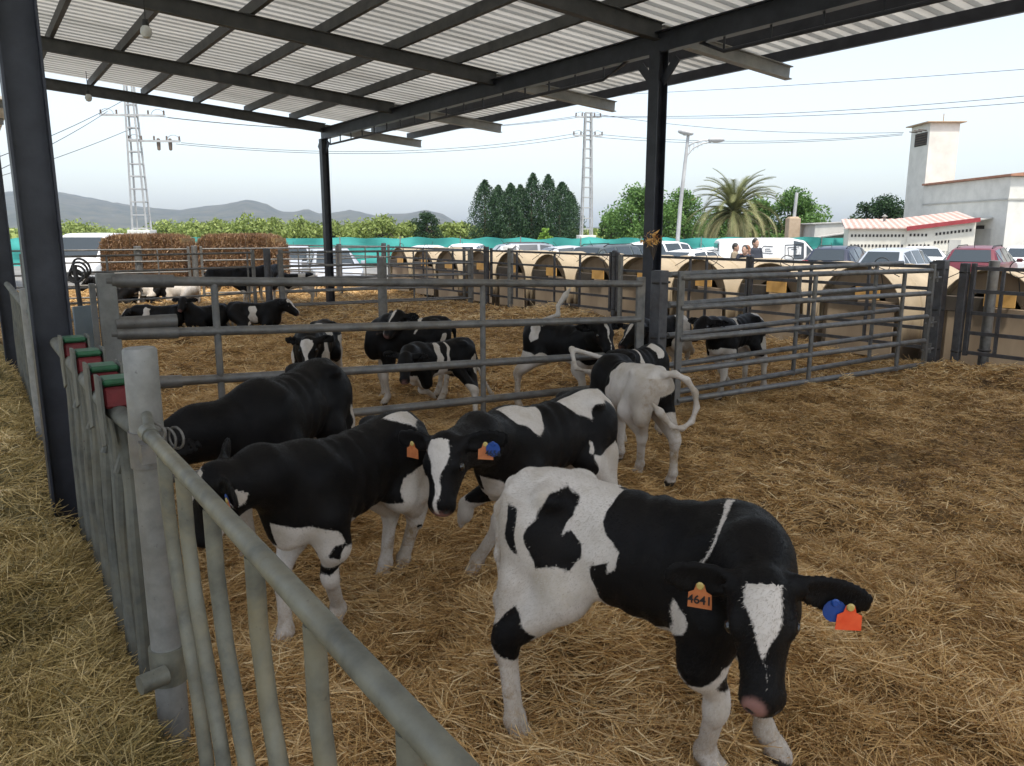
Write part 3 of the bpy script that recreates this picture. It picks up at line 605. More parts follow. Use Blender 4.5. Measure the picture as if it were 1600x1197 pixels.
# ------------------------------------------------------------------ soft-body builder (distance field -> one continuous surface)
class Field:
    def __init__(s, lo, hi, h):
        s.lo = np.array(lo, float); s.h = h; s.n = np.ceil((np.array(hi, float) - s.lo) / h).astype(int) + 1
        s.F = np.full(s.n, 1., np.float32); s.ax = [s.lo[i] + h * np.arange(s.n[i]) for i in range(3)]
    def sub(s, lo, hi, pad):
        a = np.clip(np.floor((np.array(lo) - pad - s.lo) / s.h).astype(int), 0, s.n - 1); b = np.clip(np.ceil((np.array(hi) + pad - s.lo) / s.h).astype(int) + 1, 1, s.n)
        sl = tuple(slice(a[i], b[i]) for i in range(3)); g = np.meshgrid(*[s.ax[i][sl[i]] for i in range(3)], indexing='ij'); return sl, np.stack(g, -1)
    def smin(s, sl, d, k):
        A = s.F[sl]; 
        if k > 0: h = np.maximum(k - np.abs(A - d), 0) / k; s.F[sl] = np.minimum(A, d) - h * h * k * .25
        else: s.F[sl] = np.minimum(A, d)
    def cone(s, p0, p1, r0, r1, k=.04, ax=None, q=1.):
        p0, p1 = np.array(p0, float), np.array(p1, float); r = max(r0, r1) * max(1, 1 / q)
        sl, P = s.sub(np.minimum(p0, p1) - r, np.maximum(p0, p1) + r, k + .05)
        if P.size == 0: return
        ba = p1 - p0; t = np.clip(((P - p0) @ ba) / (ba @ ba + 1e-9), 0, 1); v = P - p0 - t[..., None] * ba
        if ax is not None: a = np.array(ax, float); a /= np.linalg.norm(a); v = v + ((v @ a) * (q - 1))[..., None] * a
        s.smin(sl, np.linalg.norm(v, axis=-1) - (r0 + t * (r1 - r0)), k)
    def chain(s, ps, rs, k=.04, **kw):
        for i in range(len(ps) - 1): s.cone(ps[i], ps[i + 1], rs[i], rs[i + 1], k, **kw)
    def ell(s, c, rad, k=.04, Rm=None, sign=1):
        c = np.array(c, float); rad = np.array(rad, float); r = rad.max(); sl, P = s.sub(c - r, c + r, k + .05)
        if P.size == 0: return
        q = P - c
        if Rm is not None: q = q @ Rm
        m = np.linalg.norm(q / rad, axis=-1); g = np.linalg.norm(q / rad ** 2, axis=-1); d = m * (m - 1) / (g + 1e-6); d = np.where(m < 1e-3, -rad.min(), d)
        if sign > 0: s.smin(sl, d, k)
        else:
            A = s.F[sl]; h = np.maximum(k - np.abs(A + d), 0) / k; s.F[sl] = np.maximum(A, -d) + h * h * k * .25
    def surface(s):
        F = s.F; ins = F < 0; nx, ny, nz = F.shape
        C = sum(ins[i:nx - 1 + i, j:ny - 1 + j, k:nz - 1 + k].astype(np.int8) for i in (0, 1) for j in (0, 1) for k in (0, 1)); act = (C > 0) & (C < 8)
        idx = np.full(act.shape, -1, np.int64); cells = np.argwhere(act); idx[act] = np.arange(len(cells))
        acc = np.zeros((len(cells), 3)); cnt = np.zeros(len(cells)); cs = [(i, j, k) for i in (0, 1) for j in (0, 1) for k in (0, 1)]
        val = {c: F[cells[:, 0] + c[0], cells[:, 1] + c[1], cells[:, 2] + c[2]] for c in cs}
        for a in cs:
            for ax in range(3):
                if a[ax]: continue
                b = tuple(1 if i == ax else a[i] for i in range(3)); fa, fb = val[a], val[b]; x = (fa < 0) != (fb < 0)
                t = np.where(x, fa / np.where(fa == fb, 1, fa - fb), 0); p = np.tile(np.array(a, float), (len(cells), 1)); p[:, ax] += t; acc[x] += p[x]; cnt[x] += 1
        V = s.lo + s.h * (cells + acc / cnt[:, None]); Q = []
        for ax in range(3):
            o = [i for i in range(3) if i != ax]; A = [slice(0, None)] * 3; B = [slice(0, None)] * 3; A[ax] = slice(0, -1); B[ax] = slice(1, None)
            a, b = ins[tuple(A)], ins[tuple(B)]; e = np.argwhere(a != b); e = e[(e[:, o[0]] > 0) & (e[:, o[1]] > 0) & (e[:, o[0]] < F.shape[o[0]] - 1) & (e[:, o[1]] < F.shape[o[1]] - 1)]
            def cell(d0, d1): q = e.copy(); q[:, o[0]] += d0; q[:, o[1]] += d1; return idx[q[:, 0], q[:, 1], q[:, 2]]
            q = np.stack([cell(-1, -1), cell(0, -1), cell(0, 0), cell(-1, 0)], 1); fl = a[e[:, 0], e[:, 1], e[:, 2]] ^ (ax == 1); q[~fl] = q[~fl][:, ::-1]; Q.append(q)
        return V, np.concatenate(Q)
def polydist(P, poly):      # signed distance, positive inside
    poly = np.array(poly, float); d = np.full(len(P), 1e9); ins = np.zeros(len(P), bool); n = len(poly)
    for i in range(n):
        a, b = poly[i], poly[(i + 1) % n]; e = b - a; w_ = P - a; t = np.clip((w_ @ e) / (e @ e + 1e-12), 0, 1); d = np.minimum(d, np.linalg.norm(w_ - t[:, None] * e, axis=1))
        c = (a[1] <= P[:, 1]) != (b[1] <= P[:, 1]); x = a[0] + (P[:, 1] - a[1]) * (b[0] - a[0]) / ((b[1] - a[1]) + 1e-12); ins ^= c & (P[:, 0] < x)
    return np.where(ins, d, -d)
def cr(xs, ys, x):          # smooth interpolation through the stations
    xs, ys = np.array(xs, float), np.array(ys, float); m = np.gradient(ys, xs); i = np.clip(np.searchsorted(xs, x) - 1, 0, len(xs) - 2); h = xs[i + 1] - xs[i]; t = np.clip((x - xs[i]) / h, 0, 1)
    return (2 * t ** 3 - 3 * t ** 2 + 1) * ys[i] + (t ** 3 - 2 * t ** 2 + t) * h * m[i] + (-2 * t ** 3 + 3 * t ** 2) * ys[i + 1] + (t ** 3 - t ** 2) * h * m[i + 1]
# coat: black and white hair, pink skin and dark hooves blended by per-vertex distance attributes
t = NT('calf coat'); sdn = t.attr('patch').outputs['Fac']; fine = t.math('MULTIPLY', t.math('SUBTRACT', t.noise(90, 3, .7), .5), .016); wob = t.math('MULTIPLY', t.math('SUBTRACT', t.noise(22, 3), .5), .016)
k_ = t.math('MULTIPLY_ADD' if False else 'ADD', t.math('MULTIPLY', t.math('ADD', t.math('ADD', sdn, fine), wob), 160.), .5, True)
wh = t.ramp(t.noise(7, 5, .65), [(.32, (.44, .385, .31)), (.55, (.60, .555, .50))]); zat = t.attr('dirt').outputs['Fac']
wh = t.mix(t.math('MULTIPLY', zat, t.ramp(t.noise(14, 5, .7), [(.35, (0, 0, 0)), (.65, (1, 1, 1))])), wh, (.27, .19, .105))
bl = t.ramp(t.noise(5, 4, .6), [(.35, (.004, .0037, .0037)), (.7, (.0105, .009, .008))])
c = t.mix(k_, wh, bl); c = t.mix(t.attr('pink').outputs['Fac'], c, (.36, .19, .16)); c = t.mix(t.attr('horn').outputs['Fac'], c, (.045, .037, .03))
hair = t.noise(160, 2, .6, sc=(.25, 1, 1)); t.bump(hair, .25, .004)
t.set(c, t.ramp(t.noise(30, 3), [(.3, (.42,) * 3), (.7, (.6,) * 3)]), 0, .11)
M['coat'] = t.m
t = NT('calf hair'); kk = t.attr('tint').outputs['Fac']; t.set(t.ramp(kk, [(0, (.005, .0045, .0045)), (.15, (.013, .011, .010)), (.5, (.25, .20, .15)), (1, (.58, .53, .465))]), .55, 0, .12); M['hair'] = t.m

TS = dict(x=[-.575, -.55, -.47, -.36, -.2, 0, .18, .32, .42, .48, .52],
          zt=[.85, .915, .97, .985, .965, .95, .955, .97, .94, .88, .81],
          zb=[.79, .72, .635, .605, .58, .55, .52, .515, .54, .59, .67],
          w=[.04, .075, .122, .152, .162, .168, .156, .134, .113, .085, .043])
def orth(f, hint):
    f = np.array(f, float); f /= np.linalg.norm(f); u = np.array(hint, float); u = u - f * (u @ f); u /= np.linalg.norm(u); return f, np.cross(u, f), u
def calf(label, pos, head, s=1., h=.014, poll=(.82, 0, 1.02), muz=(1.1, 0, .85), hint=(0, 0, 1), legs=None, tail=None, coat=None, lying=False, blaze=1, tags=(), fur=0, tagtext=None, z0=0., bend=0., earz=0., group='holstein calves in the straw pens', tuft=True):
    """poll, muz, tail and feet in calf coordinates (x forward, y left, z up) for a calf one metre at the withers"""
    root = thing('calf', label, 'calf', (pos[0], pos[1], z0), head, group); root.scale = (s * XS, s, s)
    poll, muz = np.array(poll, float), np.array(muz, float); tail = tail or [(-.56, 0, .90), (-.62, 0, .80), (-.63, .01, .62), (-.61, .01, .46)]
    dz = -.40 if lying else 0
    pts = np.array([poll, muz] + list(tail)); lo = np.minimum(pts.min(0) - .26, (-.70, -.34 if not lying else -.42, -.04)); hi = np.maximum(pts.max(0) + .26, (.66, .34 if not lying else .42, 1.06 + dz))
    f = Field(lo, hi, h / s); thin = h / s * .8
    # trunk
    xs = np.array(TS['x']); sl, P = f.sub((-.58, -.22, .42 + dz), (.57, .22, 1.0 + dz), .07); X = P[..., 0]; Xc = np.clip(X, xs[0], xs[-1])
    zt, zb, wd = cr(xs, TS['zt'], Xc) + dz, cr(xs, TS['zb'], Xc) + dz, cr(xs, TS['w'], Xc)
    if lying: wd = wd * 1.12
    zc, hh = (zt + zb) / 2, (zt - zb) / 2; zz = (P[..., 2] - zc) / hh; yo = P[..., 1] - bend * np.clip(X, 0, 1) ** 2
    ww = wd * (1 - .22 * np.clip(zz, 0, 1) ** 1.5); d = ((np.abs(yo / ww) ** 2.3 + np.abs(zz) ** 2.3) ** (1 / 2.3) - 1) * np.minimum(ww, hh)
    d = d + .0035 * np.sin(X * 62 + zz * 1.5) * np.exp(-((X - .02) / .16) ** 2) * (np.abs(zz) < 1); dx = np.maximum(X - xs[-1], xs[0] - X); f.smin(sl, np.where(dx > 0, np.sqrt(np.maximum(d, 0) ** 2 + dx ** 2), d), 0)
    for sy in (-1, 1):
        f.ell((-.33, sy * .125, .92 + dz), (.06, .04, .035), .06); f.ell((-.535, sy * .06, .875 + dz), (.035, .03, .035), .05)
        f.ell((-.20, sy * .20, .855 + dz), (.085, .055, .065), .06, None, -1)
        f.ell((.27, sy * .125, .72 + dz), (.12, .05, .19), .07)
    f.ell((.455, 0, .63 + dz), (.08, .072, .11), .08)
    # legs
    lg = dict(FR=(.34, -.11, 0), FL=(.34, .11, 0), HR=(-.40, -.12, 0), HL=(-.40, .12, 0)); lg.update(legs or {})
    if not lying:
        for k, sy in (('FR', -1), ('FL', 1)):
            hx, hy_, hz_ = lg[k]; a = np.array((.30, sy * .125, .64)); e = np.array((.27, sy * .13, .50)); g = np.array((hx - .05, hy_, hz_ + .10)); kn = .50 * e + .50 * g + (.045, 0, .02)
            f.chain([a, e], [.09, .075], .06); f.chain([e, kn + (0, 0, .05)], [.062, .041], .05); f.ell(kn, (.043, .040, .058), .03); f.chain([kn, g], [.037, max(.032, thin)], .03)
            f.ell(g, (.038, .035, .04), .025); f.chain([g, (hx, hy_, hz_ + .045)], [.034, .037], .02); f.chain([(hx - .01, hy_, hz_ + .04), (hx + .018, hy_, hz_ + .012)], [.042, .044], .02)
        for k, sy in (('HR', -1), ('HL', 1)):
            hx, hy_, hz_ = lg[k]; a = np.array((-.38, sy * .105, .76)); st = np.array((-.25, sy * .135, .60)); g = np.array((hx - .04, hy_, hz_ + .11)); hk = np.array((-.495 + .75 * (hx + .40), .35 * sy * .12 + .65 * hy_, .365 + hz_ * .7))
            f.chain([a, st], [.118, .070], .07, ax=(0, 1, 0), q=1.35); f.chain([(-.45, sy * .095, .80), (-.45, sy * .115, .58)], [.09, .07], .07, ax=(0, 1, 0), q=1.3); f.chain([st, hk + (.025, 0, .04)], [.080, .045], .06); f.chain([(-.47, sy * .115, .60), hk + (-.02, 0, .03)], [.062, .032], .06)
            f.ell(hk, (.05, .036, .055), .03); f.chain([hk + (.008, 0, -.02), g], [.037, max(.033, thin)], .03); f.ell(g, (.038, .035, .04), .025)
            f.chain([g, (hx, hy_, hz_ + .045)], [.034, .037], .02); f.chain([(hx - .01, hy_, hz_ + .04), (hx + .018, hy_, hz_ + .012)], [.042, .044], .02)
    else:
        for sy in (-1, 1):
            f.chain([(.30, sy * .13, .24), (.22, sy * .19, .10)], [.10, .07], .06); f.chain([(.22, sy * .19, .09), (.46, sy * .17, .06)], [.06, .045], .04); f.chain([(.46, sy * .17, .055), (.27, sy * .22, .03)], [.042, .03], .03)
            f.chain([(-.38, sy * .12, .34), (-.12, sy * .24, .14)], [.15, .09], .07); f.chain([(-.12, sy * .24, .12), (-.42, sy * .27, .06)], [.08, .045], .05); f.chain([(-.42, sy * .27, .05), (-.16, sy * .31, .035)], [.042, .032], .03)
    # neck and head
    co_ear = (coat or {}).get('ear', ((0, 0), (0, 0))); F_, L_, U_ = orth(muz - poll, hint); hl = max(np.linalg.norm(muz - poll), .30); Rm = np.stack([F_, L_, U_], 1); T = lambda a, b, c: poll + F_ * a * hl / .36 + L_ * b + U_ * c
    n0 = np.array((.33, 0, .80 + dz)); nb = T(.02, 0, -.045); mid = .5 * (n0 + nb) + np.array((.02, 0, .03 if muz[2] > poll[2] - .2 else .05))
    f.chain([n0, mid, nb], [.140, .098, .082], .09); f.chain([(.40, 0, .68 + dz), mid - (0, 0, .05), T(.06, 0, -.10)], [.10, .075, .055], .08)
    f.ell(T(.075, 0, -.015), (.115, .088, .082), .04, Rm); f.ell(T(.02, 0, .02), (.05, .055, .045), .04, Rm)
    f.chain([T(.10, 0, -.035), T(.30, 0, -.035)], [.078, .056], .04); f.chain([T(.10, 0, -.10), T(.29, 0, -.082)], [.062, .040], .04); f.ell(T(.325, 0, -.05), (.045, .062, .052), .03, Rm)
    for sy in (-1, 1):
        f.ell(T(.115, sy * .075, .012), (.032, .018, .022), .025, Rm)      # brow
        f.ell(T(.12, sy * .102, -.012), (.026, .014, .018), .012, Rm, -1)  # eye socket
        f.ell(T(.352, sy * .034, -.03), (.014, .011, .009), .008, Rm, -1)  # nostril
        ed = co_ear[0 if sy < 0 else 1]; e0, e1 = T(-.005, sy * .075, -.015), T(-.05 + ed[0], sy * (.27 + ed[1]), -.045 + earz); a = orth(e1 - e0, F_ * .55 + U_ * .8); Re = np.stack(a, 1)
        f.ell(.45 * e0 + .55 * e1, (.122, .052, max(.0095, thin)), .008, Re); f.cone(e0, .72 * e0 + .28 * e1, .032, .020, .025)
        f.ell(.45 * e0 + .55 * e1 + a[2] * .013, (.085, .034, .010), .006, Re, -1)
    # tail
    n = len(tail); f.chain([(-.49, 0, .93 + dz)] + [np.array(p) for p in tail], [.036] + [max(.026 - .010 * i / n, thin) for i in range(n)], .03)
    if tuft:
        d_ = np.array(tail[-1], float) - np.array(tail[-2], float); d_ /= np.linalg.norm(d_); e = np.array(tail[-1], float); f.chain([e - d_ * .03, e + d_ * .05, e + d_ * .15], [.022, max(.030, thin), max(.010, thin * .9)], .03)
    V, Q = f.surface()
    # coat pattern in calf coordinates, one polygon list for each flank
    y = V[:, 1]; zv = V[:, 2]; xv = V[:, 0]; co = coat or {}; side = np.c_[xv, zv - dz]
    base = 1. if co.get('base', 'black') == 'black' else -1.; pat = np.full(len(V), base * .2)
    def put(mask, polys, val):
        nonlocal pat
        for pg in polys:
            dd = polydist(side, pg); dd = np.where(mask, dd, -1.)
            pat = np.maximum(pat, dd) if val > 0 else np.minimum(pat, -dd)
    jit = .012 * (np.sin(xv * 31 + zv * 17) + np.sin(zv * 43 - xv * 13))
    side = side + np.c_[jit, jit[::-1] * 0]
    R_ = y < .012; Lm = ~R_
    if not co.get('nolegs'):
        lim = co.get('sock', .42); dl = (lim - zv + .05 * np.sin(xv * 14 + y * 9)); dl = np.where(np.abs(y) > (.015 if not lying else 9), dl, -1); pat = np.minimum(pat, -dl)
        bel = co.get('belly', .50); db = bel - zv + dz - .6 * np.abs(xv + .02) ** 2 * 0; db = np.where((np.abs(y) < .13) & (zv - dz < .6), db, -1); pat = np.minimum(pat, -db)
    for who, msk in (('R', R_), ('L', Lm), ('B', R_ | Lm)):
        if base > 0: put(msk, co.get('w' + who, []), -1)
        put(msk, co.get('b' + who, []), 1)
        if base < 0: put(msk, co.get('w' + who, []), -1)
    # head: black with white blaze, local head coordinates
    q = (V - poll) @ Rm; q[:, 0] *= .36 / hl; hd = (q[:, 0] > -.10) & (q[:, 0] < .46) & (np.abs(q[:, 1]) < .32) & (np.abs(q[:, 2]) < .24) & (np.linalg.norm(V - T(.16, 0, -.03), axis=1) < .285)
    hb = np.full(len(V), .2); hd0 = (np.abs(q[:, 1]) > .09) & (q[:, 0] < .2) & (q[:, 0] > -.2)
    if blaze: 
        bw = np.interp(q[:, 0], [-.06, 0, .06, .13, .22, .36], np.array(co.get('bprof', [.0, .038, .052, .034, .013, .008])) * blaze); hb = np.minimum(hb, np.abs(q[:, 1] + .006 * np.sin(q[:, 0] * 40)) - bw + np.where(q[:, 2] < -.03, .1, 0))
    if co.get('star'): hb = np.minimum(hb, np.linalg.norm(q[:, :2] - np.array(co['star']), axis=1) - .035 + np.where(q[:, 2] < -.03, .1, 0))
    for ck in co.get('cheeks', [co['cheek']] if co.get('cheek') else []): hb = np.minimum(hb, np.linalg.norm((q - np.array(ck[:3])) / np.array((1.4, 1, 1)), axis=1) - ck[3])
    for sy in (-1, 1):
        ed = co_ear[0 if sy < 0 else 1]; e0, e9 = T(-.005, sy * .075, -.015), T(-.05 + ed[0], sy * (.27 + ed[1]), -.045 + earz); v_ = e9 - e0; tt = np.clip((V - e0) @ v_ / (v_ @ v_), 0, 1.1); er = np.linalg.norm(V - e0 - tt[:, None] * v_, axis=1); on = (er < .075) & (tt > .12) & hd0; hb = np.where(on, .2, hb); hd = hd | on
    wk = np.clip((np.linalg.norm(V - T(.13, 0, -.03), axis=1) - .20) / .1, 0, 1); core = hd & ((np.abs(q[:, 1]) > .085) | (q[:, 0] > .0)); pat = np.where(core, hb, pat)
    tl = np.array(tail[-2:], float); dt = np.minimum(np.linalg.norm(V - tl[1], axis=1), np.linalg.norm(V - .5 * (tl[0] + tl[1]), axis=1))
    pat = np.where((dt < .14) & (xv < -.5), -.1, pat)
    if co.get('whitetail'):
        for i in range(1, len(tail)):
            a_, b_ = np.array(tail[i - 1], float), np.array(tail[i], float) + (0 if i < len(tail) - 1 else 1.4) * (np.array(tail[i], float) - np.array(tail[i - 1], float)); e_ = b_ - a_; tt = np.clip((V - a_) @ e_ / (e_ @ e_), 0, 1); pat = np.where(np.linalg.norm(V - a_ - tt[:, None] * e_, axis=1) < .06, -.1, pat)
    pink = np.clip(1 - (np.linalg.norm((q - np.array((.355, co.get('pinky', .0), -.05 if not co.get('pinky') else -.012))) / np.array((.05, .05 if co.get('pinky') else .062, .055)), axis=1) - .55) * 3, 0, 1) * co.get('pink', .5)
    for sy in (-1, 1): horn_n = np.linalg.norm(V - T(.356, sy * .034, -.03), axis=1); pink = np.where(horn_n < .014, 0, pink)
    horn = np.zeros(len(V))
    for sy in (-1, 1): horn = np.maximum(horn, (np.linalg.norm(V - T(.356, sy * .034, -.03), axis=1) < .015) * 1.)
    horn = np.maximum(horn, (np.abs(q[:, 2] + .082 - .10 * (.36 - q[:, 0])) < .005) * (q[:, 0] > .24) * (q[:, 0] < .42) * 1. * hd)

    for k in lg: horn = np.maximum(horn, (np.linalg.norm((V - np.array(lg[k])) / (1, 1, .75), axis=1) < .062) * 1.)
    if lying: horn *= 0
    dirt = np.clip((.42 - zv) / .4, 0, .8) + np.clip((-.38 - xv) * 4, 0, .6) * (zv < .9) * (zv > .2) + .12
    body = npmesh('body', V, Q, M['coat'], root, True, attrs=dict(patch=pat, pink=pink, horn=horn, dirt=dirt))
    for sy in (-1, 1):
        m = MB(); m.lathe([(.001, .023), (.014, .019), (.021, .008), (.023, 0), (.02, -.012)], n=14); o = m.build('eye', M['eye'], root, True)
        c_ = T(.12, sy * .082, -.012); o.matrix_parent_inverse = Matrix(); o.location = c_; o.rotation_euler = Vector(L_ * sy + F_ * .25 + U_ * .1).to_track_quat('Z', 'Y').to_euler()
    for (sy, cols, txt) in tags:
        for i, cn in enumerate(cols):
            ed = co_ear[0 if sy < 0 else 1]; e0, e9 = T(-.005, sy * .075, -.015), T(-.05 + ed[0], sy * (.27 + ed[1]), -.045 + earz); nrm = orth(e9 - e0, F_ * .55 + U_ * .8)[2]; fr_ = (.58 if i == 0 else .76) if len(cols) > 1 else .56; e1 = e0 + (e9 - e0) * fr_; dn = np.array((0, 0, -1.)); dn = dn - nrm * (dn @ nrm); dn /= np.linalg.norm(dn); e1 = e1 + dn * .012; rg = np.cross(nrm, dn)
            m = MB(); base_ = e1 + nrm * (.016 + .007 * i); wd_, hg = .034, .068
            if cn == 'bluetag': out = [(math.cos(a) * .033, .025 + math.sin(a) * .033) for a in np.linspace(0, 2 * math.pi, 15)[:-1]]
            else: out = [(-.012, -.004), (.012, -.004), (.018, .016), (wd_, .024), (wd_ + .002, hg), (-wd_ - .002, hg), (-wd_, .024), (-.018, .016)]
            fr = [base_ + rg * a + dn * b for a, b in out]; N = len(out); m.add(fr + [p_ - nrm * .002 for p_ in fr], [tuple(range(N)), tuple(range(2 * N - 1, N - 1, -1))] + [(j, j + N, (j + 1) % N + N, (j + 1) % N) for j in range(N)])
            o = m.build('ear_tag', M[cn], root); o['label'] = {'orangetag': 'orange plastic ear tag', 'redtag': 'bright red ear tag', 'bluetag': 'blue round ear tag'}[cn]
            m = MB(); m.path([base_ + nrm * .001, base_ + nrm * .006], [.012, .008], 10); m.build('button', M['brass' if cn != 'bluetag' else 'bluetag'], o, True)
            if txt and i == len(cols) - 1:
                cu = bpy.data.curves.new('tag_number', 'FONT'); cu.body = txt; cu.size = .036; cu.align_x = 'CENTER'; cu.extrude = .0004; cu.offset = .0006
                tf = bpy.data.objects.new('tag_number', cu); COL.objects.link(tf); bpy.context.view_layer.update(); tm = bpy.data.meshes.new_from_object(tf.evaluated_get(bpy.context.evaluated_depsgraph_get())); bpy.data.objects.remove(tf); tm.materials.clear(); tm.materials.append(M['ink']); to = bpy.data.objects.new('tag_number', tm); COL.objects.link(to); to.parent = o
                mt = Matrix(((rg[0], -dn[0], nrm[0], 0), (rg[1], -dn[1], nrm[1], 0), (rg[2], -dn[2], nrm[2], 0), (0, 0, 0, 1))); mt.translation = Vector(base_ + dn * .054 + nrm * .0015); to.matrix_local = mt
    if fur:
        A, B, Cq, Dq = (V[Q[:, i]] for i in range(4)); nr = np.cross(Cq - A, Dq - B); ar = np.linalg.norm(nr, axis=1); nr /= ar[:, None] + 1e-12
        fi = rng.choice(len(Q), fur, p=ar / ar.sum()); u, v = rng.random(fur)[:, None], rng.random(fur)[:, None]; P = (A[fi] * (1 - u) + B[fi] * u) * (1 - v) + (Dq[fi] * (1 - u) + Cq[fi] * u) * v; Nn = nr[fi]
        pt = pat[Q[fi, 0]] + rng.normal(0, .004, fur); pk = np.maximum(pink, horn)[Q[fi, 0]]; ok = pk < .2; P, Nn, pt = P[ok], Nn[ok], pt[ok]; n_ = len(P)
        fl_ = np.tile(np.array((-.55, 0, -.6)), (n_, 1)) + rng.normal(0, .22, (n_, 3)); fl_ -= Nn * (fl_ * Nn).sum(1)[:, None]; fl_ /= np.linalg.norm(fl_, axis=1)[:, None] + 1e-9
        L2 = rng.uniform(.006, .013, n_)[:, None]; tip = P + (fl_ * .92 + Nn * rng.uniform(.16, .42, n_)[:, None]) * L2; sd2 = np.cross(fl_, Nn) * .0010; VV = np.stack([P - sd2 - Nn * .001, P + sd2 - Nn * .001, tip], 1).reshape(-1, 3)
        dr = dirt[Q[fi, 0]][ok]; tt = np.where(pt > 0, rng.uniform(0, .08, n_), np.clip(rng.uniform(.72, 1, n_) - .35 * dr * rng.random(n_), 0, 1)); T3 = np.repeat(tt, 3)
        npmesh('short_hair', VV, np.arange(3 * n_).reshape(-1, 3), M['hair'], root, cols=np.c_[T3, T3, T3])
    return root
XS = .90
def loc(pos, head, s, p):   # world point -> calf coordinates
    d = np.array(p, float) - (pos[0], pos[1], 0); c, sn = math.cos(head), math.sin(head); return (float(c * d[0] + sn * d[1]) / s / XS, float(-sn * d[0] + c * d[1]) / s, float(d[2]) / s)
def place(label, pos, hd, s, poll, muz, feet={}, hintw=None, tail=None, tl_=None, **kw):
    """poll, muz: (u, v, metres ahead); feet: where each hoof meets the straw; tail: list of (u, v, metres ahead)"""
    h = R(hd); lc = lambda p: loc(pos, h, s, p); P, Mz = lc(at(*poll)), lc(at(*muz))
    lg = {k: lc(v if len(v) == 3 else gz(*v)) for k, v in feet.items()}
    if hintw is not None: a = R(hintw[0]) - h; hint = (math.cos(a), math.sin(a), hintw[1])
    else: hint = (0, 0, 1)
    tl = [lc(at(*p)) for p in tail] if tail else None
    if tl: tl = [(-.56, 0, .90)] + tl
    tl = tl_ or tl
    return calf(label, pos, h, s, poll=P, muz=Mz, hint=hint, legs=lg, tail=tl, **kw)

# ------------------------------------------------------------------ the calves
CA = dict(base='white', ear=((.02, -.03), (.09, .03)), bprof=[.025, .052, .055, .036, .0, -.01], nolegs=True, pinky=-.03, pink=.75,
  bR=[[(-.05, 1.03), (-.09, .98), (-.11, .91), (-.1, .85), (-.06, .82), (-.03, .81), (-.03, .76), (-.07, .73), (-.07, .77), (-.11, .75), (-.12, .67), (-.11, .63), (-.08, .6), (-.06, .58), (.01, .57), (.08, .56), (.15, .58), (.17, .64), (.17, .71), (.23, .67), (.23, .65), (.17, .58), (.19, .5), (.24, .45), (.28, .46), (.34, .5), (.35, .52), (.43, .5), (.6, .4), (.7, .81), (.6, 1.2), (.44, 1.2), (.36, 1.11), (.27, 1.11), (.15, 1.11), (.03, 1.1)],
   [(-.3, .95), (-.26, .96), (-.23, .94), (-.22, .88), (-.25, .82), (-.21, .84), (-.18, .8), (-.17, .76), (-.21, .71), (-.27, .72), (-.33, .7), (-.36, .74), (-.37, .82), (-.37, .89)],
   [(-.50, .88), (-.44, .88), (-.42, .77), (-.43, .73), (-.46, .74), (-.5, .81)], [(-.43, .54), (-.38, .51), (-.36, .45), (-.38, .38), (-.44, .33), (-.55, .38), (-.55, .43)], [(.19, .47), (.25, .45), (.25, .41), (.2, .42)], [(.36, .49), (.37, .4), (.33, .39), (.33, .44)]],
  wR=[[(.27, .84), (.29, .87), (.315, .935), (.325, .98), (.335, 1.012), (.42, 1.018), (.47, 1.0), (.49, 1.2), (.26, 1.2), (.27, 1.01), (.305, .975), (.29, .90)]],
  bL=[[(-.1, 1.2), (-.15, .8), (-.1, .6), (.2, .55), (.2, .45), (.4, .45), (.7, .5), (.7, 1.2)], [(-.45, .9), (-.3, .95), (-.25, .7), (-.45, .6)]])
CB = dict(sock=.36, belly=.2, cheeks=[(.02, .085, -.10, .045), (.27, .03, -.10, .05), (.05, -.02, .06, .04)], wL=[[(-.08, 1.07), (-.25, 1.12), (-.37, 1.07), (-.46, 1.0), (-.50, .93), (-.39, .92), (-.27, .965), (-.18, 1.0), (-.13, .99)], [(.16, .60), (.07, .57), (-.06, .56), (-.2, .59), (-.22, .70), (-.37, .74), (-.5, .57), (-.55, .2), (-.2, .2), (-.04, .45), (.13, .5)],
   [(.6, .69), (.5, .64), (.42, .64), (.34, .6), (.26, .52), (.2, .50), (.2, .3), (.55, .3)], [(.86, .93), (.8, .86), (.77, .77), (.80, .74), (.88, .84)]], bL=[[(.33, .53), (.27, .53), (.29, .46), (.34, .47)], [(.39, .45), (.34, .44), (.35, .36), (.40, .37)], [(.28, .44), (.24, .41), (.27, .34), (.30, .37)]], wR=[[(-.2, .2), (-.2, .6), (-.5, .75), (-.6, .2)], [(.5, .6), (.2, .5), (.2, .2), (.5, .2)]])
CD = dict(sock=.40, belly=.56, pink=.8, wL=[[(.42, 1.0), (.34, 1.05), (.13, 1.05), (.12, .96), (.16, .88), (.26, .84), (.32, .89), (.4, .92)], [(-.04, 1.06), (-.15, 1.1), (-.33, 1.1), (-.46, 1.02), (-.56, .84), (-.44, .92), (-.28, .93), (-.26, .84), (-.16, .88), (-.09, .95)], [(-.24, .65), (-.29, .64), (-.48, .69), (-.61, .44), (-.6, .1), (-.2, .1)], [(-.21, .74), (-.24, .72), (-.23, .66), (-.21, .67)], [(.6, .66), (.5, .62), (.36, .56), (.3, .49), (.25, .2), (.6, .2)]],
   bL=[[(.36, .50), (.31, .50), (.32, .43), (.36, .43)]], cheek=(.10, -.05, -.10, .035))
CE = dict(base='white', nolegs=True, bR=[[(-.42, .86), (-.53, .86), (-.55, .62), (-.47, .60), (-.43, .7)], [(-.02, 1.1), (.0, .8), (.15, .6), (.4, .5), (.7, .4), (.7, 1.2)]], bL=[[(.0, 1.1), (.05, .8), (.15, .6), (.4, .5), (.7, .4), (.7, 1.2)]], whitetail=1)
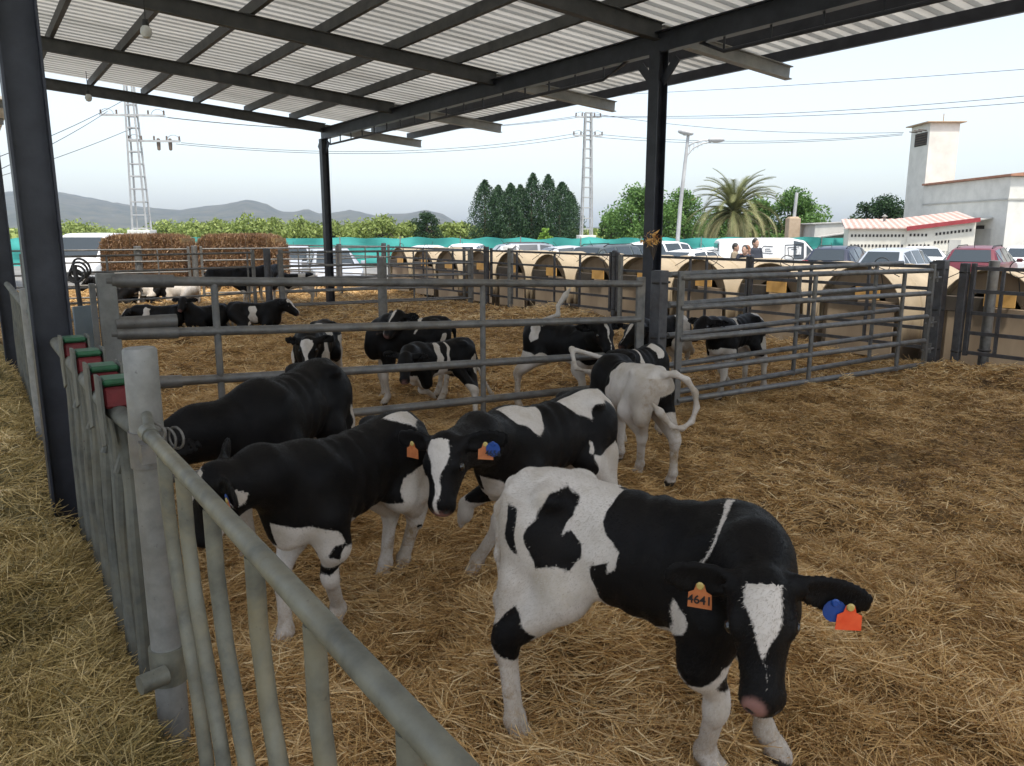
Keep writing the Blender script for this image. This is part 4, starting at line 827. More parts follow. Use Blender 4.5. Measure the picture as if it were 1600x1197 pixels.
place('nearest black and white calf with lowered head and white blaze, tag 4641', (1.64, 1.63), -66, .95, (1190, 915, 1.80), (1195, 1112, 1.66), dict(HR=(818, 1172), FR=(1120, 1222), FL=(1212, 1186), HL=(800, 1085)), (-135, .25),
      tail=None, coat=CA, h=.0075, fur=90000, tags=((-1, ('orangetag',), '4641'), (1, ('bluetag', 'redtag'), None)), blaze=.95)
place('black calf with white rump spot at the feed fence, second from the front', (1.25, 3.04), 204, .90, (340, 742, 2.66), (300, 826, 2.66), dict(FL=(520, 985), FR=(437, 1022), HR=(597, 912), HL=(625, 905)), (170, .7), coat=CB, h=.0085, fur=70000, tags=((1, ('bluetag', 'orangetag'), None),))
place('all black calf standing at the feed fence behind the others', (1.33, 4.02), 222, 1.0, (205, 700, 3.30), (180, 775, 3.15), {}, coat=dict(sock=.2, wB=[[(-.44, .72), (-.52, .70), (-.52, .52), (-.44, .54)]]), h=.011, fur=50000)
place('calf turning its white striped face to the camera, orange tag 4656', (2.30, 3.02), 190, .90, (696, 693, 2.98), (684, 782, 2.86), dict(FL=(737, 905), FR=(688, 873)), (-150, .5),
      tail=None, coat=CD, h=.0085, fur=70000, tags=((-1, ('orangetag',), None), (1, ('orangetag', 'bluetag'), '4656')), blaze=1.15)
place('white rumped calf seen from behind with its tail curled aside', (3.74, 3.95), 78, .84, (985, 575, 5.75), (985, 610, 5.9), dict(HR=(1047, 757), HL=(996, 742)), tl_=[(-.56, -.02, .93), (-.62, -.08, .94), (-.66, -.17, .89), (-.68, -.24, .79), (-.68, -.26, .67), (-.68, -.22, .56), (-.68, -.13, .51), (-.68, -.03, .54), (-.67, .04, .62)], coat=CE, h=.011, fur=40000)
place('black calf with thin white back stripes and raised white tail, beyond the white rump', (4.42, 4.56), 12, .80, (1003, 560, 6.75), (1010, 590, 6.7), {}, tail=[(893, 545, 5.95), (899, 575, 5.9), (924, 582, 5.9)], coat=dict(whitetail=1, wR=[[(-.1, 1.1), (-.16, .8), (-.12, .8), (-.04, 1.1)], [(.2, 1.1), (.18, .85), (.26, .85), (.3, 1.1)]]), h=.014, fur=15000)
place('small calf turned left with a lowered head behind the cross gate', (3.43, 6.13), 183, .75, (634, 556, 6.55), (632, 594, 6.35), dict(FL=(655, 634), FR=(683, 640), HL=(740, 668), HR=(700, 630)), (-120, .4), tail=[(752, 585, 7.1), (766, 612, 7.1)], coat=dict(sock=.44, belly=.62, wL=[[(.12, 1.1), (.1, .6), (-.05, .6), (-.12, .9), (-.08, 1.0), (-.03, .7), (.03, .75), (.03, 1.1)], [(-.42, .75), (-.5, .8), (-.6, .4), (-.44, .4)]]), h=.014, blaze=0, fur=15000)
place('black calf standing just behind the small calf with lowered head', (3.55, 6.95), 165, .88, (624, 492, 7.45), (600, 520, 7.3), {}, coat=dict(wL=[[(-.18, 1.1), (-.14, .92), (-.05, .8), (-.08, .8), (-.2, .95), (-.25, 1.1)], [(-.38, .8), (-.46, .8), (-.46, .6), (-.38, .6)]]), h=.016, blaze=.5)
place('white faced calf looking at the camera over the black calf', (2.72, 7.25), 233, .85, (482, 533, 6.95), (479, 572, 6.85), {}, (-135, .4), coat=dict(base='black', wB=[[(-.1, 1.1), (-.2, .8), (.05, .85), (.1, 1.1)], [(-.3, .8), (-.6, .8), (-.5, .3), (-.3, .4)], [(.2, .7), (.3, .9), (.4, .6), (.3, .4)]]), h=.016, blaze=1.5)
place('calf with raised white tail and splayed white hind legs behind the gate', (4.60, 5.72), -72, .88, (942, 510, 6.75), (955, 545, 6.6), dict(HR=(812, 640), HL=(856, 616)), tail=[(872, 492, 7.2), (872, 478, 7.2), (879, 468, 7.2)], coat=dict(whitetail=1, sock=.60, wR=[[(-.34, 1.1), (-.40, .9), (-.36, .75), (-.28, .8), (-.25, 1.1)]], wB=[[(-.3, .62), (-.6, .66), (-.6, .1), (-.1, .1), (-.1, .55)]]), h=.014, blaze=.4, fur=12000)
place('black and white calf partly hidden behind the square gate post', (6.05, 5.95), 176, .82, (992, 512, 7.9), (968, 540, 7.75), dict(HL=(1070, 590)), coat=dict(sock=.5, wL=[[(-.25, 1.1), (-.3, .6), (-.36, .6), (-.55, 1.0), (-.5, 1.1)], [(-.15, .5), (-.15, .7), (-.5, .68), (-.6, .4)], [(.1, 1.1), (.05, .7), (.15, .7), (.2, 1.1)]]), h=.016, blaze=.6)
place('black calf with white legs right of the gate post, behind the double gates', (6.62, 5.38), 186, .85, (1102, 501, 7.75), (1080, 524, 7.6), dict(FL=(1122, 625), FR=(1140, 618), HL=(1190, 614), HR=(1160, 610)), coat=dict(sock=.50, belly=.60, wL=[[(.16, .93), (.2, .98), (.14, 1.02), (.05, .95), (.1, .92), (.08, .8), (.12, .72)], [(-.3, 1.1), (-.35, .93), (-.5, .88), (-.6, 1.1)], [(-.42, .7), (-.6, .7), (-.6, .4), (-.36, .4)], [(.3, .6), (.5, .62), (.55, .3), (.2, .3)]]), h=.015, blaze=.0, fur=12000)
place('black calf with white legs standing far off before the right straw bale', (4.70, 17.9), 150, .95, (330, 428, 17.6), (322, 441, 17.4), {}, coat=dict(sock=.4, belly=.55), h=.024, blaze=1)
place('far dark calf half hidden behind the other standing calf at the bales', (5.9, 18.6), 225, .95, (352, 424, 18.2), (350, 438, 18.0), {}, coat=dict(sock=.3), h=.024, blaze=1.5)
place('small black and white calf standing far off beside the dark far gate post', (5.95, 17.0), 165, .82, (432, 437, 17.0), (426, 448, 16.9), {}, coat=dict(sock=.6, belly=.7, wL=[[(-.1, 1.1), (-.05, .7), (-.15, .5), (-.6, .4), (-.6, .95), (-.3, .85), (-.25, 1.1)]]), h=.024, blaze=1)
LY = dict(lying=True, h=.02)
def lying(label, uv, hd, s, hp, hm, coat, z=0, **kw):
    P = gz(*uv); h = R(hd); calf(label, P, h, s, poll=hp, muz=hm, coat=coat, tail=[(-.58, .03, .42), (-.60, .08, .25), (-.58, .12, .1)], **LY, **kw)
lying('lying black calf with a white shoulder spot, leftmost before the far gate', (256, 521), 150, .85, (.68, .05, .46), (.92, .12, .22), dict(nolegs=True, wL=[[(.2, .9), (.3, .95), (.35, .7), (.22, .65)]]))
lying('lying black calf with its head raised, middle of three before the far gate', (325, 519), 200, .82, (.55, .0, .72), (.78, .15, .55), dict(nolegs=True), blaze=0)
lying('lying black calf facing right with a white belly patch before the far gate', (400, 518), -28, .9, (.66, -.05, .58), (.95, -.1, .36), dict(nolegs=True, wR=[[(-.1, .9), (.06, .9), (.1, .6), (-.06, .55)]]), blaze=1.4)
lying('black calf lying far off behind the left end of the cross gate', (185, 476), 150, 1.0, (.66, .0, .62), (.92, .1, .40), dict(nolegs=True, wL=[[(.3, .9), (.5, .9), (.5, .7), (.3, .7)]]), blaze=1)
lying('black and white calf lying far off beside another by the left bale', (228, 474), 165, .95, (.62, .1, .62), (.85, .25, .42), dict(nolegs=True, wL=[[(-.2, .9), (.1, .95), (.0, .6), (-.3, .6)]]), blaze=1.2)
lying('mostly white calf lying far off before the straw bales', (283, 474), 150, .9, (.62, -.1, .60), (.85, -.25, .40), dict(base='white', nolegs=True, bL=[[(.3, 1), (.7, 1), (.7, .4), (.35, .5)]]), blaze=1.5)

M['pylon'] = varied('weathered grey steel', (.36, .36, .36), (.50, .50, .49), 2, .6, .2); M['insul'] = varied('brown glass', (.10, .07, .05), (.18, .13, .10), 5, .3)
M['tanbrick'] = varied('tan brick', (.38, .28, .19), (.48, .37, .26), 3, .85); M['greyscrawl'] = varied('faded grey paint', (.25, .26, .24), (.33, .34, .32), 8, .8)
# ------------------------------------------------------------------ trees
def leaves(C, N, size, tint, name, mat, parent, flat=.0, aspect=.55, up=0.):
    n = len(C); d = rng.normal(0, 1, (n, 3)); d[:, 2] += up; d /= np.linalg.norm(d, axis=1)[:, None]; o = rng.normal(0, 1, (n, 3)); sd_ = np.cross(d, o); sd_ /= np.linalg.norm(sd_, axis=1)[:, None] + 1e-9
    L = (size * rng.uniform(.6, 1.3, n))[:, None]; V = np.stack([C - d * L * .5, C + sd_ * L * aspect * .5, C + d * L * .5, C - sd_ * L * aspect * .5], 1).reshape(-1, 3)
    T = np.repeat(tint, 4); return npmesh(name, V, np.arange(4 * n).reshape(-1, 4), mat, parent, cols=np.c_[T, T, T])
def tree(label, P, Hh, Wd, mat, n=7000, leaf=.16, trunk_h=.25, clumps=34, name='tree', group='trees beyond the green net fence', lean=0, cat='tree'):
    t_ = thing(name, label, cat, P, rng.uniform(0, 6), group)
    m = MB(); m.path([(0, 0, -.3), (.05, 0, Hh * .2), (.02, .05, Hh * .5), (.1, 0, Hh * .8)], [Hh * .035, Hh * .028, Hh * .02, Hh * .006], 8)
    cc = []
    for k in range(clumps):
        a = rng.uniform(0, 2 * np.pi); rr = math.sqrt(rng.random()); zz = rng.random() ** .8; w_ = (1 - (2 * zz - .75) ** 2 * .55); r = Wd * .5 * rr * w_ * rng.uniform(.75, 1.0)
        cc.append((r * math.cos(a), r * math.sin(a), Hh * (trunk_h + (1 - trunk_h) * zz * rng.uniform(.8, .97)), Wd * rng.uniform(.09, .19)))
        if k % 3 == 0: m.path([(.02, .02, Hh * .3), (r * .5 * math.cos(a), r * .5 * math.sin(a), Hh * .45), cc[-1][:3]], [Hh * .014, Hh * .009, Hh * .004], 5)
    m.build('trunk', M['bark'], t_, True)
    cc = np.array(cc); i = rng.integers(0, len(cc), n); q = rng.normal(0, 1, (n, 3)); q /= np.linalg.norm(q, axis=1)[:, None]; q *= (rng.random(n) ** .45)[:, None]
    C = cc[i, :3] + q * cc[i, 3][:, None] * (1, 1, .8); C[:, 2] = np.maximum(C[:, 2], .2)
    shade = rng.uniform(-.14, .14, len(cc))[i]; tint = np.clip(.45 + shade + rng.normal(0, .16, n), 0, 1)
    leaves(C, n, leaf, tint, 'crown', mat, t_); return t_
def cypress(label, P, Hh, Wd, n=9500):
    t_ = thing('cypress', label, 'tree', P, rng.uniform(0, 6), 'row of dark cypress trees')
    m = MB(); m.path([(0, 0, -.3), (0, 0, Hh * .5), (.05, 0, Hh * .92)], [.16, .10, .02], 7); m.build('trunk', M['bark'], t_, True)
    zz = rng.random(n) ** 1.15; a = rng.uniform(0, 2 * np.pi, n); lob = 1 + .20 * np.sin(a * 3 + zz * 9 + P[0]) + .16 * np.sin(a * 5 - zz * 17); prof = np.interp(zz, [0, .12, .45, .75, .92, 1], [.95, 1, .97, .70, .30, .04])
    r = Wd * .5 * prof * lob * (rng.random(n) ** .35) + rng.normal(0, .07, n); C = np.c_[r * np.cos(a) + zz * .3 * math.sin(P[0] * 3), r * np.sin(a), .15 + zz * Hh]
    tint = np.clip(.42 + .2 * np.sin(a * 4 + zz * 14) * .6 + rng.normal(0, .17, n), 0, 1); leaves(C, n, .21, tint, 'crown', M['leaf_cypress'], t_, aspect=.4, up=1.3); return t_
def ground_at(u, D, z=-.30): P = at(u, 400, D); return (float(P[0]), float(P[1]), z)
def ztop(v, D): return float(at(800, v, D)[2])
for k, (u, vt, wpx, D) in enumerate(((758, 284, 40, 80), (778, 292, 34, 83), (797, 289, 36, 79), (817, 291, 34, 82), (830, 273, 34, 80), (856, 275, 36, 81), (874, 287, 44, 79), (889, 302, 36, 83))):
    cypress(['leftmost cypress of the dark row, broad and ragged', 'short cypress second from the left of the dark row', 'cypress with a rounded top third from the left of the row', 'low cypress just left of the tallest spire', 'tallest cypress of the row with a thin leaning spire', 'cypress with a forked pointed top right of the tallest spire', 'broad cypress near the right end of the dark row', 'rightmost low cypress of the row beside the second pylon'][k], ground_at(u, D), ztop(vt, D) + .3, wpx * D / 1228 * 1.25)
for u, vt, wpx, D, mt, lab, nn in ((1000, 303, 118, 66, 'leaf_green', 'large bright green bushy tree left of the street lamp', 11000), (1062, 301, 70, 68, 'leaf_green', 'green leafy tree standing behind the street lamp', 7000), (955, 332, 40, 70, 'leaf_green', 'small green tree at the foot of the second pylon', 3500),
        (1232, 303, 104, 64, 'leaf_green', 'green round tree right of the palm behind the pillar', 10000), (1185, 312, 60, 66, 'leaf_green', 'green tree half hidden behind the palm crown', 5000), (1368, 307, 84, 70, 'leaf_dark', 'dark green tree beside the white transformer tower', 8000), (1120, 330, 90, 72, 'leaf_green', 'low green tree behind the palm trunk', 5000),
        (852, 359, 22, 60, 'leaf_bright', 'small bright yellow green sapling before the dark cypresses', 900), (668, 333, 44, 105, 'leaf_dark', 'darker rounded tree among the pale orchard trees', 4500)):
    tree(lab, ground_at(u, D), ztop(vt, D) + .5, wpx * D / 1228 * 1.3, M[mt], int(nn * 1.3), .26 if D > 90 else .24, .10, 46)
olv = [(70, 349, 60, 150), (120, 351, 70, 140), (265, 352, 60, 150), (310, 352, 60, 140), (350, 346, 50, 130), (392, 342, 56, 120), (432, 346, 50, 125), (470, 349, 56, 120), (520, 351, 50, 130), (548, 352, 46, 140), (598, 341, 60, 115), (632, 345, 44, 120), (700, 349, 40, 115), (725, 352, 44, 125), (572, 350, 40, 125)]
oll = ['pale orchard tree at the far left beside the dark column', 'second pale orchard tree from the dark left column', 'pale low orchard tree just right of the lattice pylon base', 'pale orchard tree over the gap between the bales', 'pale round orchard tree above the right straw bale', 'tallest pale orchard tree above the right straw bale', 'pale orchard tree above the right end of the bales', 'pale orchard tree just left of the back column', 'pale orchard tree just right of the back column', 'thin pale orchard tree right of the back column', 'broad pale green tree left of the darker rounded tree', 'narrow pale tree touching the darker rounded tree on its left', 'pale tree touching the darker rounded tree on its right', 'pale tree just left of the cypress row', 'small pale tree midway between back column and broad pale tree']
for (u, vt, wpx, D), lab in zip(olv, oll): tree(lab, ground_at(u, D), ztop(vt, D) + .5, wpx * D / 1228 * 1.7, M['leaf_olive'], 3000, .55, .02, 26, 'orchard_tree', 'pale orchard trees beyond the fence')
n = 42000; u = rng.uniform(-200, 1500, n); D = rng.uniform(140, 420, n); P = FW * D[:, None] + RT * ((u - 800) / FPX * D)[:, None]; hgt = np.clip(fbm(P[:, 0] * .05, P[:, 1] * .05, 3) - .15, .1, 1) * 6.5; P[:, 2] = -.3 + rng.random(n) * hgt
tag(leaves(P, n, 1.3, np.clip(.5 + rng.normal(0, .18, n), 0, 1), 'scrub', M['leaf_olive'], None, aspect=.8), kind='stuff')
# date palm
D = 58; pb = ground_at(1143, D); pz = ztop(331, D); pt = thing('date_palm', 'date palm with drooping straw tinted fronds beyond the car park', 'palm tree', pb, 0)
m = MB(); m.path([(0, 0, -.2), (.05, 0, pz * .5), (0, 0, pz + .3)], [.36, .32, .28], 12)
for k in range(60): a = k * 2.4; z_ = .1 + (pz + .2) * k / 60; m.box((.33 * math.cos(a), .33 * math.sin(a), z_), (.14, .2, .16), rz=a)
m.build('trunk', M['bark'], pt)
for k in range(112):
    a = k * 2.39996 + rng.normal(0, .2); f = k / 111.; el = 1.45 - 1.75 * f + rng.normal(0, .1); Lf = 3.6 + .6 * math.sin(f * 3) + rng.normal(0, .2); n_ = 16; pts = []; e = el; p_ = np.array((0, 0, pz + .35 - pb[2] - .3 - .35 * f)); 
    for i in range(n_ + 1):
        pts.append(p_.copy()); p_ = p_ + Lf / n_ * np.array((math.cos(a) * math.cos(e), math.sin(a) * math.cos(e), math.sin(e))); e -= (.058 + .045 * math.cos(el)) * (1 + i * .035)
    m = MB(); m.path(pts, list(np.linspace(.04, .008, n_ + 1)), 4); fr = m.build('frond', M['leaf_palm'], pt)
    vs = []; fs = []; tl = []; sdv = np.array((-math.sin(a), math.cos(a), 0)); dry = np.clip(f * 1.1 - .15 + rng.normal(0, .12), 0, .95)
    for i in range(1, n_ * 3):
        q_ = i / (n_ * 3.) * n_; i0 = int(q_); b_ = pts[i0] * (1 - q_ + i0) + pts[min(i0 + 1, n_)] * (q_ - i0); tg = pts[min(i0 + 1, n_)] - pts[max(i0 - 1, 0)]; tg /= np.linalg.norm(tg)
        for sy in (-1, 1):
            Ll = .62 * math.sin(math.pi * min(.98, .12 + .85 * q_ / n_)) ** .6 * rng.uniform(.8, 1.15); dr = tg * .75 + sdv * sy * .62 + np.array((0, 0, .22 - .5 * dry)); dr /= np.linalg.norm(dr); j = len(vs)
            vs += [b_ - tg * .036, b_ + tg * .036, b_ + dr * Ll]; fs.append((j, j + 1, j + 2)); tl += [np.clip(.12 + .75 * dry + rng.normal(0, .1), 0, 1)] * 3
    tl = np.array(tl); npmesh('leaflets', np.array(vs), np.array(fs), M['leaf_palm'], fr, cols=np.c_[tl, tl, tl])

# ------------------------------------------------------------------ green net fence
def far(u, D, z=-.3): P = FW * D + RT * ((u - 800) / FPX * D * math.cos(PITCH)); return (float(P[0]), float(P[1]), z)
RZF = -TH
nf = thing('net_fence', 'long green shade net fence behind the parked cars', 'fence', far(800, 46), RZF)
xs = np.linspace(-46, 22, 137); topz = 1.62 + .05 * np.sin(xs * .9) * np.sin(xs * 2.3 + 1) + .03 * rng.normal(0, 1, len(xs)).cumsum() * .12; topz = np.clip(topz, 1.5, 1.76)
V = []; nz_ = 8
for j in range(nz_):
    for x, tz in zip(xs, topz): V.append((x, .10 * math.sin(x * 1.7) * math.sin(j * 1.1) + .05 * math.sin(x * 4.1 + j), tz * j / (nz_ - 1) + (.04 * math.sin(x * 3) if j == nz_ - 1 else 0)))
nx_ = len(xs); F = [(j * nx_ + i, j * nx_ + i + 1, (j + 1) * nx_ + i + 1, (j + 1) * nx_ + i) for j in range(nz_ - 1) for i in range(nx_ - 1)]
npmesh('net', np.array(V), np.array(F), M['mesh'], nf, True)
for k in range(20):
    m = MB(); x = -45 + 3.5 * k; m.tube((x, -.16, 0), (x, -.16, 1.72), .03, 8); m.build('fence_post', M['galv_pale'], nf, True)

# ------------------------------------------------------------------ pylons, wires, street lamp
def pylon(label, P, Hh, wb, wt, arms, plinth):
    t_ = thing('lattice_pylon', label, 'pylon', P, -TH + .12, 'lattice power pylons beyond the fence')
    m = MB(); hw = lambda z: (wb + (wt - wb) * z / Hh) / 2
    for sx in (-1, 1):
        for sy in (-1, 1): m.beam((sx * hw(0), sy * hw(0), 0), (sx * hw(Hh), sy * hw(Hh), Hh), .09, .09)
    z = .5
    while z < Hh:
        h = hw(z)
        for s in (-1, 1): m.beam((-h, s * h, z), (h, s * h, z), .05, .07); m.beam((s * h, -h, z), (s * h, h, z), .05, .07)
        z += .62 + .25 * (1 - z / Hh)
    m.build('lattice_mast', M['pylon'], t_)
    for z, x0, x1 in arms:
        m = MB(); m.beam((x0, 0, z), (x1, 0, z), .12, .12); o = m.build('cross_arm', M['pylon'], t_)
        for x in np.linspace(x0, x1, 5):
            if abs(x) < .3: continue
            i = MB(); i.lathe([(.01, .06), (.05, .06), (.07, .10), (.04, .14), (.07, .18), (.04, .22), (.07, .26), (.02, .32)], (x, 0, z), 8); i.build('insulator', M['insul'], o, True)
        l_ = MB(); l_.ring((x1 - .35, 0, z - .05), .42, .012, (0, 1, 0), 12, math.pi, 2 * math.pi); l_.ring((x0 + .35, 0, z - .05), .42, .012, (0, 1, 0), 12, math.pi, 2 * math.pi); l_.build('jumper_wire', M['blackplastic'], o)
    m = MB(); a, b = plinth; m.box((0, 0, b / 2), (a, a, b)); pl_ = m.build('plinth', M['whitewash'], t_, bevel=.02)
    return t_, pl_
py1, q_ = pylon('left lattice pylon with two cross arms above the bales', far(222, 50), ztop(130, 50) + .6, .95, .42, [(ztop(180, 50) + .3, -1.8, 1.9), (ztop(220, 50) + .3, -.3, 2.7)], (1.35, 2.1))
for x in (1.4, 2.1): m = MB(); m.lathe([(.02, -.4), (.10, -.35), (.12, 0), (.10, .3), (.02, .35)], (x, .15, ztop(224, 50) + .3), 10); m.build('fuse_switch', M['insul'], py1, True)
py2, q_ = pylon('slim lattice pylon with a red striped plinth by the cypress row', far(916, 62), ztop(176, 62) + .3, .85, .45, [(ztop(183, 62) + .3, -.95, .95), (ztop(212, 62) + .3, -1.1, 1.1)], (1.30, ztop(368, 62) + .32))
m = MB(); m.box((0, 0, ztop(382, 62) + .3), (1.32, 1.32, .30)); m.build('red_stripe', M['redpaint'], q_)
def wires(label, ends, sag=.4):
    t_ = thing('power_line', label, 'power line', (0, 0, 0), 0, 'overhead wires')
    for (a, b) in ends:
        A, B = at(*a), at(*b); pts = [A + (B - A) * k / 24 - np.array((0, 0, sag * 4 * (k / 24) * (1 - k / 24))) for k in range(25)]; m = MB(); m.path(pts, .016, 5); m.build('wire', M['blackplastic'], t_)
wires('wires strung between the left pylon and the slim pylon', [((262, 184, 50), (905, 181, 62)), ((250, 182, 50), (907, 183, 62)), ((283, 223, 50), (903, 208, 62)), ((275, 225, 50), (905, 213, 62))], .9)
wires('wires running from the slim pylon up to the right edge', [((928, 181, 62), (1750, 135, 40)), ((926, 182, 62), (1750, 147, 40))], .5)
wires('wires running from the slim pylon to the white transformer tower', [((930, 178, 62), (1412, 207, 54.5)), ((936, 210, 62), (1411, 209, 54.5)), ((930, 214, 62), (1410, 211, 54.5))], .5)
wires('single high wire crossing the sky at the right', [((860, 152, 70), (1760, 96, 45))], .2)
wires('wires running from the left pylon out past the dark column', [((168, 174, 50), (-160, 330, 26)), ((205, 150, 50), (-160, 300, 26)), ((208, 200, 50), (-160, 318, 40))], .3)
lp = thing('street_lamp', 'pale double headed street lamp leaning among the parked cars', 'street lamp', far(1057, 34), -TH)
Hl = ztop(208, 34) + .3; m = MB(); m.path([(0, 0, 0), (.12, 0, Hl * .5), (.33, 0, Hl - .1)], [.10, .085, .065], 12); m.build('pole', M['pylon'], lp, True)
m = MB(); m.path([(.30, 0, Hl - .95), (.55, 0, Hl - .62), (.95, 0, Hl - .42), (1.3, 0, Hl - .36)], .03, 8); m.path([(.32, 0, Hl - .55), (.6, 0, Hl - .38), (.95, 0, Hl - .30), (1.3, 0, Hl - .30)], .03, 8)
for k in range(5): x = .42 + .17 * k; m.tube((x, 0, Hl - .80 + .09 * k), (x, 0, Hl - .47 + .035 * k), .015, 6)
m.build('arm', M['pylon'], lp, True)
for c, rz_, tl in (((.22, 0, Hl + .02), 2.6, .25), ((1.52, 0, Hl - .28), 0, 0)):
    b = bmesh.new(); bmesh.ops.create_uvsphere(b, u_segments=16, v_segments=10, radius=1); bmesh.ops.scale(b, vec=(.36, .17, .11), verts=b.verts); bmesh.ops.rotate(b, matrix=Matrix.Rotation(tl, 3, 'Y') @ Matrix.Rotation(rz_, 3, 'Z'), verts=b.verts); bmesh.ops.translate(b, vec=c, verts=b.verts)
    me = bpy.data.meshes.new('lamp_head'); b.to_mesh(me); b.free(); me.materials.append(M['pylon']); me.polygons.foreach_set('use_smooth', [True] * len(me.polygons)); o = bpy.data.objects.new('lamp_head', me); COL.objects.link(o); o.parent = lp
    m = MB(); m.lathe([(0, -.12), (.09, -.115), (.12, -.09)], (c[0], c[1], c[2]), 12); m.build('lens', M['lampglass'], o, True)

# ------------------------------------------------------------------ buildings on the right
def fr(X, D, z=-.3): P = FW * D + RT * X; return np.array((P[0], P[1], z))
bt = thing('transformer_building', 'white rendered building with a tall transformer tower and tiled eaves', 'building', tuple(fr(28.0, 44.9)), -TH)   # local x right, y away
TZ = ztop(197, 56) + .3; WZ = 5.05
m = MB(); m.box((1.0, 10.6, TZ / 2), (2.0, 2.5, TZ)); m.build('tower', M['whitewash'], bt, bevel=.02)
m = MB(); m.box((1.0, 10.6, TZ + .035), (2.6, 3.0, .07)); m.tube((1.5, 10.6, TZ), (1.5, 10.6, TZ + .75), .03, 6); m.build('tower_roof', M['tanbrick'], bt)
m = MB(); m.box((-.003, 10.4, TZ - .98), (.05, 1.6, .85)); o = m.build('louvre', M['darkhole'], bt)
m = MB()
for k in range(5): m.box((-.03, 10.4, TZ - 1.3 + .16 * k), (.04, 1.55, .05))
m.build('slat', M['bark'], o)
m = MB()
for k in range(3): m.tube((0, 9.8 + .6 * k, TZ - .45), (-.55, 9.8 + .6 * k, TZ - .40), .04, 6)
m.build('insulator', M['insul'], bt)
m = MB(); m.box((6, 4.7, WZ / 2 - .01), (12, 9.4, WZ - .02)); m.build('wall', M['whitewash'], bt)
m = MB(); m.prism([(-.18, WZ), (12, WZ), (12, WZ + .12), (5.8, WZ + .75), (-.18, WZ + .12)], 'y', -.25, 9.35); m.build('roof', M['terracotta'], bt)
m = MB(); m.box((-.03, 4.6, WZ - 1.25), (.06, 9.3, .08)); m.box((6, -.03, WZ - 1.25), (12, .06, .08)); m.build('cornice', M['greywall'], bt)
m = MB(); m.prism([(-2.6, 2.35), (-.0, 2.75), (-.0, 2.83), (-2.6, 2.43)], 'y', 1.2, 8.2); o = m.build('awning', M['greywall'], bt)
for yy in (1.3, 8.1): m = MB(); m.tube((-2.5, yy, 0), (-2.5, yy, 2.36), .05, 8); m.build('awning_post', M['beam'], o)
m = MB(); m.box((-.02, 4.6, 1.2), (.05, 5.2, 2.3)); m.build('doorway', M['darkhole'], bt)
m = MB(); m.box((-.025, 2.0, 1.1), (.07, 1.6, 2.1)); m.build('shutter', M['greywall'], bt)
m = MB(); m.box((5, -.012, 1.35), (7, .03, 2.5)); m.build('grey_dado', M['greywall'], bt)
m = MB(); m.path([(2.2, -.35, WZ + 1.4), (1.7, -.06, WZ - .4), (1.5, -.05, WZ - 1.4), (1.35, -.05, 2.6)], .02, 6); m.build('cable', M['blackplastic'], bt)
# low cream outbuilding with vent holes and a red edged roof
vb = thing('vented_outbuilding', 'low cream outbuilding with rows of square vents and a red edged roof', 'building', tuple(fr(17.05, 40)), -TH - .36)
m = MB(); m.prism([(0, 0), (2.66, 0), (2.66, 2.18), (0, 2.15)], 'y', 0, 6); m.prism([(2.662, 0), (5.6, 0), (5.6, 2.58), (2.662, 2.20)], 'y', -.02, 6); m.build('wall', M['cream'], vb)
m = MB(); 
def roofz(x, y): return 2.16 + (.13 * max(0, x - 2.66)) + .085 * y
xs_ = list(np.arange(-.2, 5.8, .2)); V = [(x, y, roofz(x, y) + (.03 if i % 2 else 0) + dz_) for dz_ in (0.03, -.03) for y in (-.22, 5.9) for i, x in enumerate(xs_)]; nx_ = len(xs_); F = []
for i in range(nx_ - 1): F += [(i, i + 1, nx_ + i + 1, nx_ + i), (2 * nx_ + i, 3 * nx_ + i, 3 * nx_ + i + 1, 2 * nx_ + i + 1), (i, 2 * nx_ + i, 2 * nx_ + i + 1, i + 1)]
t = NT('red and white tiles'); wv = t.n('TexWave'); wv.bands_direction = 'X'; wv.inputs['Scale'].default_value = 1.1; wv.inputs['Distortion'].default_value = 1.5; tc = t.n('TexCoord'); t.l(tc.outputs['Object'], wv.inputs['Vector']); M['redtiles'] = t.set(t.ramp(wv.outputs['Fac'], [(.40, (.44, .27, .22)), (.6, (.54, .41, .36))]), .8)
m.add(V, F); o = m.build('roof', M['redtiles'], vb)
m = MB(); m.beam((2.6, -.25, 2.14), (5.72, -.25, 2.56), .05, .20); m.build('fascia', M['redpaint'], o)
for row, (z_, x0, n_, stp, sl) in enumerate(((1.80, .16, 15, .166, 0), (1.30, .16, 15, .166, 0), (1.83, 2.82, 5, .17, 0), (1.32, 2.80, 6, .17, 0), (1.88, 3.95, 10, .16, .13), (1.48, 3.92, 5, .15, .08))):
    for k in range(n_): m = MB(); m.box((x0 + stp * k, -.022 if row > 1 else -.0, z_ + sl * stp * k), (.085, .05, .125)); m.build('vent', M['darkhole'], vb)
m = MB(); m.box((4.78, -.03, 1.30), (.5, .06, .62)); m.build('hatch', M['greywall'], vb)
m = MB()
for k, pts in enumerate(([(0, .1), (-.08, .12), (-.08, .06), (.02, .05), (.02, 0), (-.08, 0)], [(0, .12), (0, 0)], [(0, .12), (.1, .12), (.1, 0), (0, 0)], [(0, 0), (.05, .12), (.1, 0)], [(.1, .12), (0, .12), (0, 0), (.1, 0)], [(0, 0), (0, .12), (.1, .12), (.1, 0), (0, 0)])):
    m.path([(3.62 + .17 * k + a, -.028, .93 + b) for a, b in pts], .014, 4)
m.build('scrawl', M['greyscrawl'] if 'greyscrawl' in M else M['beam'], vb)
m = MB(); m.lathe([(.06, 2.3), (.06, 2.75), (.16, 2.8), (.02, 2.92)], (1.9, 4, 0), 10); m.build('roof_vent', M['galv_pale'], vb, True)
gs = thing('grey_shed', 'plain grey rendered shed wall left of the cream outbuilding', 'shed', tuple(fr(18.3, 48)), -TH)
